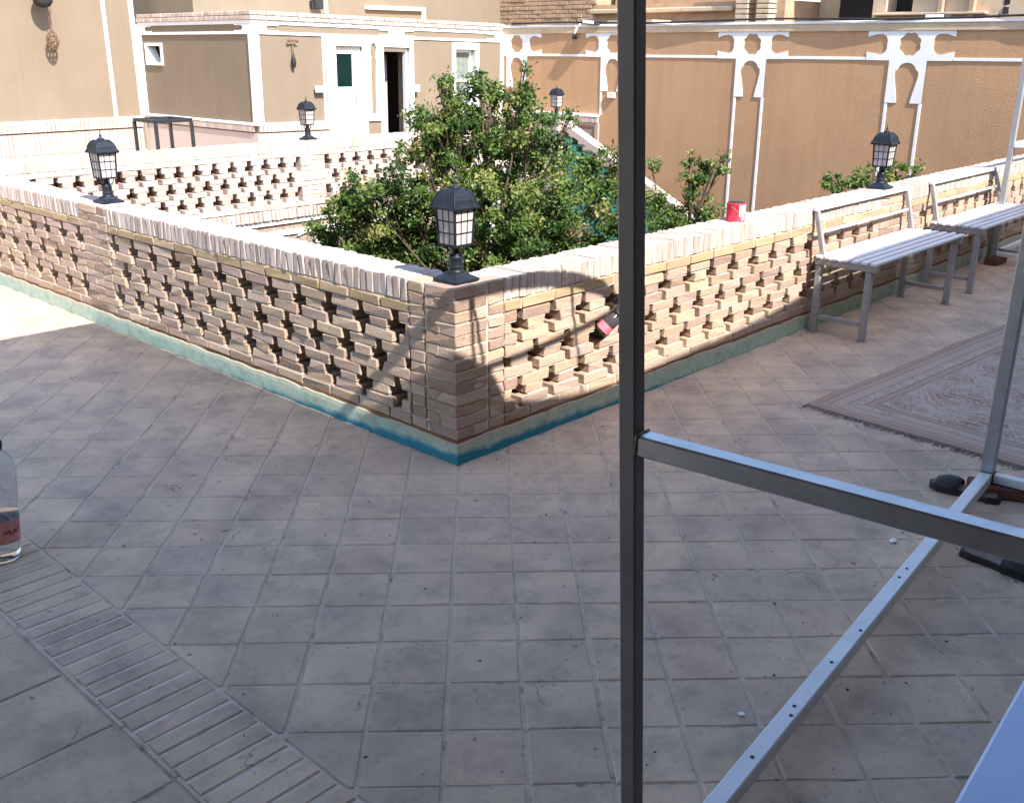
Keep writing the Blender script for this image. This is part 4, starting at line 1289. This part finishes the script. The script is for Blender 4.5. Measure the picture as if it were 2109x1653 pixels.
# thickness
base = len(V)
edge = [j * (nx + 1) for j in range(ny + 1)]; edge2 = list(range(nx + 1))
for e, nrm in ((edge, 0), (edge2, 1)):
    o0 = len(mb.v)
    for k in e: p = V[k]; mb.v.append((p[0], p[1], 0.0))
    for k in range(len(e) - 1):
        f = (e[k], o0 + k, o0 + k + 1, e[k + 1])
        mb.f.append(f if nrm == 0 else f[::-1]); mb.f[-1] = mb.f[-1][::-1] if nrm == 0 else mb.f[-1]
        mb.r.append(.5); mb.sm.append(False)
mb.build('pile', mat_rug(RL, RW), rug)
mb = MB()
for i in range(260):
    y = -RW * (i + rng.random()) / 260
    l_ = rng.uniform(.03, .06); dy = rng.uniform(-.025, .025)
    p0 = Vector((.004, y, .007)); p1 = Vector((-l_ * .5, y + dy * .4, .006)); p2 = Vector((-l_, y + dy, .002))
    s = Vector((0, .0022, 0))
    mb.add([p0 - s, p0 + s, p1 + s, p1 - s, p2 + s * .5, p2 - s * .5], [(0, 1, 2, 3), (3, 2, 4, 5)], None, rng.random())
    if rng.random() < .3: mb.add(*cbox(.008, .006, .006, .001), Matrix.Translation(p1))
tag(mb.build('fringe', mat_noise('fringe', (.07, .055, .055), (.24, .20, .19), 40, .9, 0), rug), kind='stuff')

# ------------------------------------------------------------------ sandals, loose bricks
def sandal(name, loc, rz, label, sole='black', strap=True, s=1.0):
    S_ = empty(name, loc, rz, label=label, cat='sandal', group='dark sandals on the tiles')
    out = [(-.125, .0), (-.118, -.024), (-.085, -.033), (-.03, -.030), (.03, -.037), (.08, -.044), (.115, -.034), (.13, -.006), (.122, .022), (.09, .040), (.03, .036), (-.03, .028), (-.085, .031), (-.118, .022)]
    out = [(x * s, y * s) for x, y in out]
    def slab(k, z0, z1, mat, nm, kk=1.0):
        n = len(out); V = []
        for (sc_, z) in ((k, z0), (k, z0 + (z1 - z0) * .7), (k * .97, z1)):
            V += [(x * sc_, y * sc_, z + (.012 * max(0, x / s - .06) / .07 if 1 else 0) * .3) for x, y in out]
        F2 = [tuple(range(n))[::-1], tuple(range(2 * n, 3 * n))]
        for L_ in range(2): F2 += [(L_ * n + i, L_ * n + (i + 1) % n, (L_ + 1) * n + (i + 1) % n, (L_ + 1) * n + i) for i in range(n)]
        m_ = MB(); m_.add(V, F2); return m_.build(nm, M[mat], S_)
    slab(1.0, 0, .022, 'black', 'sole'); slab(.9, .0222, .026, 'insole', 'insole')
    m_ = MB()
    V = []; F2 = []
    nseg = 12
    for i, xx in enumerate((.015, .035, .06, .085, .10)):
        hh_ = (.030, .038, .038, .030, .022)[i]; ww = (.036, .040, .043, .041, .036)[i]
        for k in range(nseg + 1):
            a = math.pi * k / nseg
            V.append((xx * s, -ww * math.cos(a) * s, .02 + hh_ * math.sin(a) * s))
    for i in range(4):
        for k in range(nseg):
            a = i * (nseg + 1) + k; F2.append((a, a + 1, a + nseg + 2, a + nseg + 1))
    m_.add(V, F2, None, .5, True); ob = m_.build('strap', M['black'], S_)
    md = ob.modifiers.new('solid', 'SOLIDIFY'); md.thickness = .004
    return S_
sandal('sandal', (1.165, -1.625, 0), R(94), 'dark sandal passing under the floor rail beside the loose dark brick', s=1.05)
sandal('sandal', (.66, -1.925, 0), R(-95), 'black sandal partly hidden below the cross bar at the right edge', s=1.08)
mb = MB(); mb.add(*cbox(.215, .11, .045, .004, .002, 5), Matrix.Translation((1.255, -1.72, .023)) @ Matrix.Rotation(R(-60), 4, 'Z'))
tag(mb.build('loose_brick', M['redbrick']), 'dark red brick lying beside the foot of the steel frame', 'brick')

# ------------------------------------------------------------------ water bottle
bt = empty('water_bottle', (-1.615, .53, .0), label='half full clear water bottle with brown label at the left edge', cat='bottle')
bt.rotation_euler = (R(-1.5), R(6.5), 0)
prof = [(.030, .002), (.052, .0), (.060, .012), (.062, .03)]
z = .04
while z < .30:
    prof += [(.0625, z), (.0605, z + .006)]; z += .014
prof += [(.0625, .305), (.060, .325), (.052, .348), (.040, .365), (.027, .378), (.022, .384), (.022, .398)]
mb = MB(); mb.lathe(prof, 36); mb.f = [f for f in mb.f]; mb.build('body', M['pet'], bt)
wp = [(.028, .004), (.050, .003), (.057, .014), (.0585, .03), (.0585, .165)]
mb = MB(); mb.lathe(wp, 36); mb.build('water', M['water'], bt)
mb = MB(); mb.lathe([(.0235, .386), (.0245, .388), (.0245, .410), (.0225, .413)], 24); mb.build('cap', M['black'], bt)
mb = MB()
V = []; Fs = []
for k in range(41):
    a = 2 * math.pi * k / 40
    for zz in (.072, .150): V.append((.0637 * math.cos(a), .0637 * math.sin(a), zz))
    if k: Fs.append((2 * k - 2, 2 * k, 2 * k + 1, 2 * k - 1))
mb.add(V, Fs, None, .5, True); mb.build('label_band', mat_noise('bottle label', (.50, .18, .16), (.6, .27, .23), 30, .5, 0), bt)
mb = MB()
a0 = math.atan2(-2.757 - .53, -2.605 + 1.615) + .15
for seg in ([(0, 0), (.1, .012), (.2, .002), (.28, .014), (.36, .0), (.46, .006)], [(.5, .0), (.6, .016), (.68, .0), (.8, .004), (.9, .02)], [(.2, .024), (.23, .027)], [(.62, .026), (.66, .028)]):
    mb.tube([(.0642 * math.cos(a0 + u), .0642 * math.sin(a0 + u), .105 + v) for u, v in seg], .0016, 5)
mb.build('label_script', M['dark'], bt)

# ------------------------------------------------------------------ cans
cn = empty('paint_can', (2.20, .095, H), label='red and white paint can on the coping of the right parapet', cat='can')
mb = MB(); mb.lathe([(.050, 0), (.052, .003), (.050, .006), (.050, .092), (.052, .095), (.050, .098)], 24); mb.build('body', M['red'], cn)
def wrap(a0, a1, z0, z1, mat, nm, par, r=.0506):
    V = []; F2 = []
    for k in range(13):
        a = R(a0 + (a1 - a0) * k / 12)
        V += [(r * math.cos(a), r * math.sin(a), z0), (r * math.cos(a), r * math.sin(a), z1)]
        if k: F2.append((2 * k - 2, 2 * k, 2 * k + 1, 2 * k - 1))
    m_ = MB(); m_.add(V, F2, None, .5, True); m_.build(nm, M[mat], par)
wrap(-128, -25, .03, .09, 'tin', 'label', cn); wrap(-112, -25, .008, .0299, 'tin', 'label', cn)
wrap(-92, -62, .004, .045, 'pink', 'label_mark', cn, .0509)
mb = MB(); mb.lathe([(.046, .0985), (.046, .1)], 20); mb.build('lid', M['dark'], cn)
mb = MB(); mb.tube([(-.052 * math.cos(R(t)), -.052 * math.sin(R(t)) , .085 - .045 * math.sin(R(t))) for t in range(0, 181, 20)], .0015, 5); mb.build('wire_handle', M['steel'], cn)

jar = empty('jar', (.945, -.03, .43), label='dark jar with pink label stuck in a gap of the right parapet', cat='jar')
jar.rotation_euler = (R(28), R(38), R(0))
mb = MB(); mb.lathe([(.028, -.06), (.036, -.056), (.037, .03), (.030, .045), (.026, .05), (.026, .062)], 20); mb.build('body', mat_noise('smoky glass', (.03, .03, .03), (.07, .06, .06), 10, .12, 0), jar)
V = []; F2 = []
for k in range(25):
    a = 2 * math.pi * k / 24
    V += [(.0376 * math.cos(a), .0376 * math.sin(a), -.045), (.0376 * math.cos(a), .0376 * math.sin(a), -.008)]
    if k: F2.append((2 * k - 2, 2 * k, 2 * k + 1, 2 * k - 1))
mb = MB(); mb.add(V, F2, None, .5, True); mb.build('label_band', M['pink'], jar)
mb = MB(); mb.lathe([(.029, .052), (.029, .068), (.026, .07)], 16); mb.build('lid', M['iron'], jar)

# ------------------------------------------------------------------ black stand behind the far parapet
bs = empty('black_stand', (2.0, 6.05, 0), label='black square metal stand behind the far parapet at the left', cat='stand')
w_, d_ = .36, .40
for x in (0, w_):
    for y in (0, d_): MB().bar((x, y, 0), (x, y, .96), .028).build('leg', M['iron'], bs)
for a, b in (((0, 0), (w_, 0)), ((0, d_), (w_, d_)), ((0, 0), (0, d_)), ((w_, 0), (w_, d_))):
    MB().bar((a[0], a[1], .975), (b[0], b[1], .975), .03).build('top_rail', M['iron'], bs)

# ------------------------------------------------------------------ trees
def tree(name, clumps, base, label, nleaf, leaf=.03, dens=1.0, extra=()):
    T_ = empty(name, base, label=label, cat='tree')
    B_ = Vector(base)
    rr = random.Random(sum(map(ord, name)) + len(clumps))
    # limbs
    mb = MB()
    top_ = Vector((sum(c[0] for c in clumps) / len(clumps), sum(c[1] for c in clumps) / len(clumps), min(c[2] for c in clumps) - .5)) - B_
    mb.tube([(0, 0, 0), top_ * .3 + Vector((.05, .03, 0)), top_ * .65 + Vector((-.04, .04, 0)), top_], .075, 10, .6)
    for (x, y, z, r_) in clumps:
        e = Vector((x, y, z)) - B_
        m1 = top_.lerp(e, .5) + Vector((rr.uniform(-.1, .1), rr.uniform(-.1, .1), -.08))
        st_ = top_ * rr.uniform(.75, 1)
        mb.tube([st_, m1, e, e + Vector((rr.uniform(-.05, .05), rr.uniform(-.05, .05), r_ * .8))], .013, 6, .25)
        for k in range(int(4 + r_ * 26)):
            t = Vector((rr.gauss(0, 1), rr.gauss(0, 1), rr.gauss(.3, 1))).normalized() * r_ * rr.uniform(.7, 1.15)
            s0 = m1.lerp(e, rr.uniform(.4, 1))
            mb.tube([s0, s0.lerp(e + t, .5) + Vector((0, 0, .02)), e + t], .006, 4, .3, cap=False)
    mb.build('trunk', M['bark'], T_)
    lf = MB()
    tot = sum(c[3] ** 2 for c in clumps)
    for (x, y, z, r_) in clumps:
        e = Vector((x, y, z)) - B_
        nsub = max(4, int(r_ * 95))
        subs = []
        for k in range(nsub):
            u = Vector((rr.gauss(0, 1), rr.gauss(0, 1), rr.gauss(0, 1))).normalized() * (rr.random() ** .5) * r_ * 1.3
            subs.append((e + u, rr.uniform(.03, .085) * (1 if r_ > .12 else .7), rr.gauss(.44, .26)))
        n_l = int(nleaf * r_ ** 2 / tot)
        for k in range(n_l):
            c_, sr, tone = rr.choice(subs)
            p = c_ + Vector((rr.gauss(0, 1), rr.gauss(0, 1), rr.gauss(0, .8))) * sr * .6
            nrm = (Vector((rr.gauss(0, .7), rr.gauss(0, .7), rr.gauss(.55, .6))) + (p - e).normalized() * .5).normalized()
            d1 = nrm.cross(Vector((rr.gauss(0, 1), rr.gauss(0, 1), rr.gauss(0, 1)))).normalized(); d2 = nrm.cross(d1)
            l_ = leaf * rr.uniform(.6, 1.35); w2 = l_ * rr.uniform(.42, .6)
            fold = nrm * l_ * .12
            q = [p - d1 * l_ * .5, p + d2 * w2 * .5 - d1 * l_ * .05 + fold, p + d1 * l_ * .5, p - d2 * w2 * .5 - d1 * l_ * .05 + fold]
            col = min(1, max(0, rr.gauss(tone, .18)))
            lf.add(q, [(0, 1, 2), (0, 2, 3)], None, col)
    lf.build('crown', M['leaf'], T_)
    return T_
T1 = [(3.06, 2.45, 1.5, .035), (2.45, 2.7, 1.36, .05), (2.2, 2.75, .95, .07), (2.75, 2.6, 1.42, .05), (3.4, 2.3, 1.12, .05), (2.0, 3.2, .2, .2), (2.2, 3.0, .1, .22), (2.45, 2.75, .05, .22), (2.3, 2.9, .42, .22), (2.75, 2.3, .1, .25), (3.1, 1.9, .1, .2), (2.5, 2.8, .85, .2), (2.6, 2.68, 1.24, 0.19), (2.4, 2.7, 1.13, 0.16), (2.79, 2.59, 1.11, 0.23), (2.88, 2.24, 1.13, 0.16), (2.85, 2.27, 1.29, 0.08), (3.06, 2.45, 1.38, 0.04), (3.17, 2.65, 0.91, 0.28), (3.24, 2.41, 0.85, 0.17), (2.81, 2.87, 0.92, 0.2), (2.36, 2.76, 0.92, 0.11), (2.76, 2.56, 0.7, 0.31), (2.36, 2.67, 0.62, 0.19), (2.12, 2.81, 0.63, 0.21), (1.93, 2.91, 0.57, 0.19), (1.89, 3.09, 0.62, 0.14), (2.1, 3.5, 0.34, 0.17), (2.18, 3.26, 0.25, 0.2), (2.39, 2.99, 0.22, 0.2), (2.63, 2.7, 0.15, 0.24), (2.61, 2.17, 0.36, 0.3), (2.89, 2.05, 0.45, 0.23), (3.14, 2.02, 0.24, 0.2), (3.42, 2.08, 0.72, 0.17), (3.48, 2.02, 0.46, 0.17), (3.65, 2.03, 0.78, 0.13), (3.15, 1.54, 0.48, 0.16), (3.02, 2.31, 0.59, 0.2), (1.87, 3.44, 0.29, 0.08), (2.68, 2.49, 0.46, 0.27), (2.91, 1.98, 0.63, 0.13), (2.92, 2.64, 1.31, 0.09)]
T2 = [(4.75, 2.35, 0.16, 0.13), (5.15, 2.45, 0.15, 0.16), (5.27, 2.29, 0.19, 0.14), (5.19, 2.32, 0.46, 0.14), (5.26, 2.17, 0.6, 0.1), (5.34, 2.48, 0.66, 0.06), (5.44, 2.18, 0.68, 0.04), (5.09, 2.71, 0.61, 0.06), (4.97, 2.63, 0.24, 0.17), (4.93, 2.37, 0.07, 0.13)]
T3 = [(5.35, 1.04, 0.54, 0.1), (5.56, 0.93, 0.6, 0.11), (5.72, 0.7, 0.64, 0.1), (5.78, 0.55, 0.71, 0.04), (5.6, 0.74, 0.59, 0.1), (5.42, 1.17, 0.58, 0.05)]
tree('courtyard_tree', T1, (2.7, 2.5, CZ), 'large leafy green tree rising from the courtyard behind the front lantern', 72000, .035)
tree('young_tree', T2, (5.05, 2.4, CZ), 'smaller sprouting tree right of the near dark post against the brown wall', 7500, .034)
tree('shrub_tree', T3, (5.6, .85, CZ), 'tree top just showing over the parapet around the right lantern', 2200, .036)
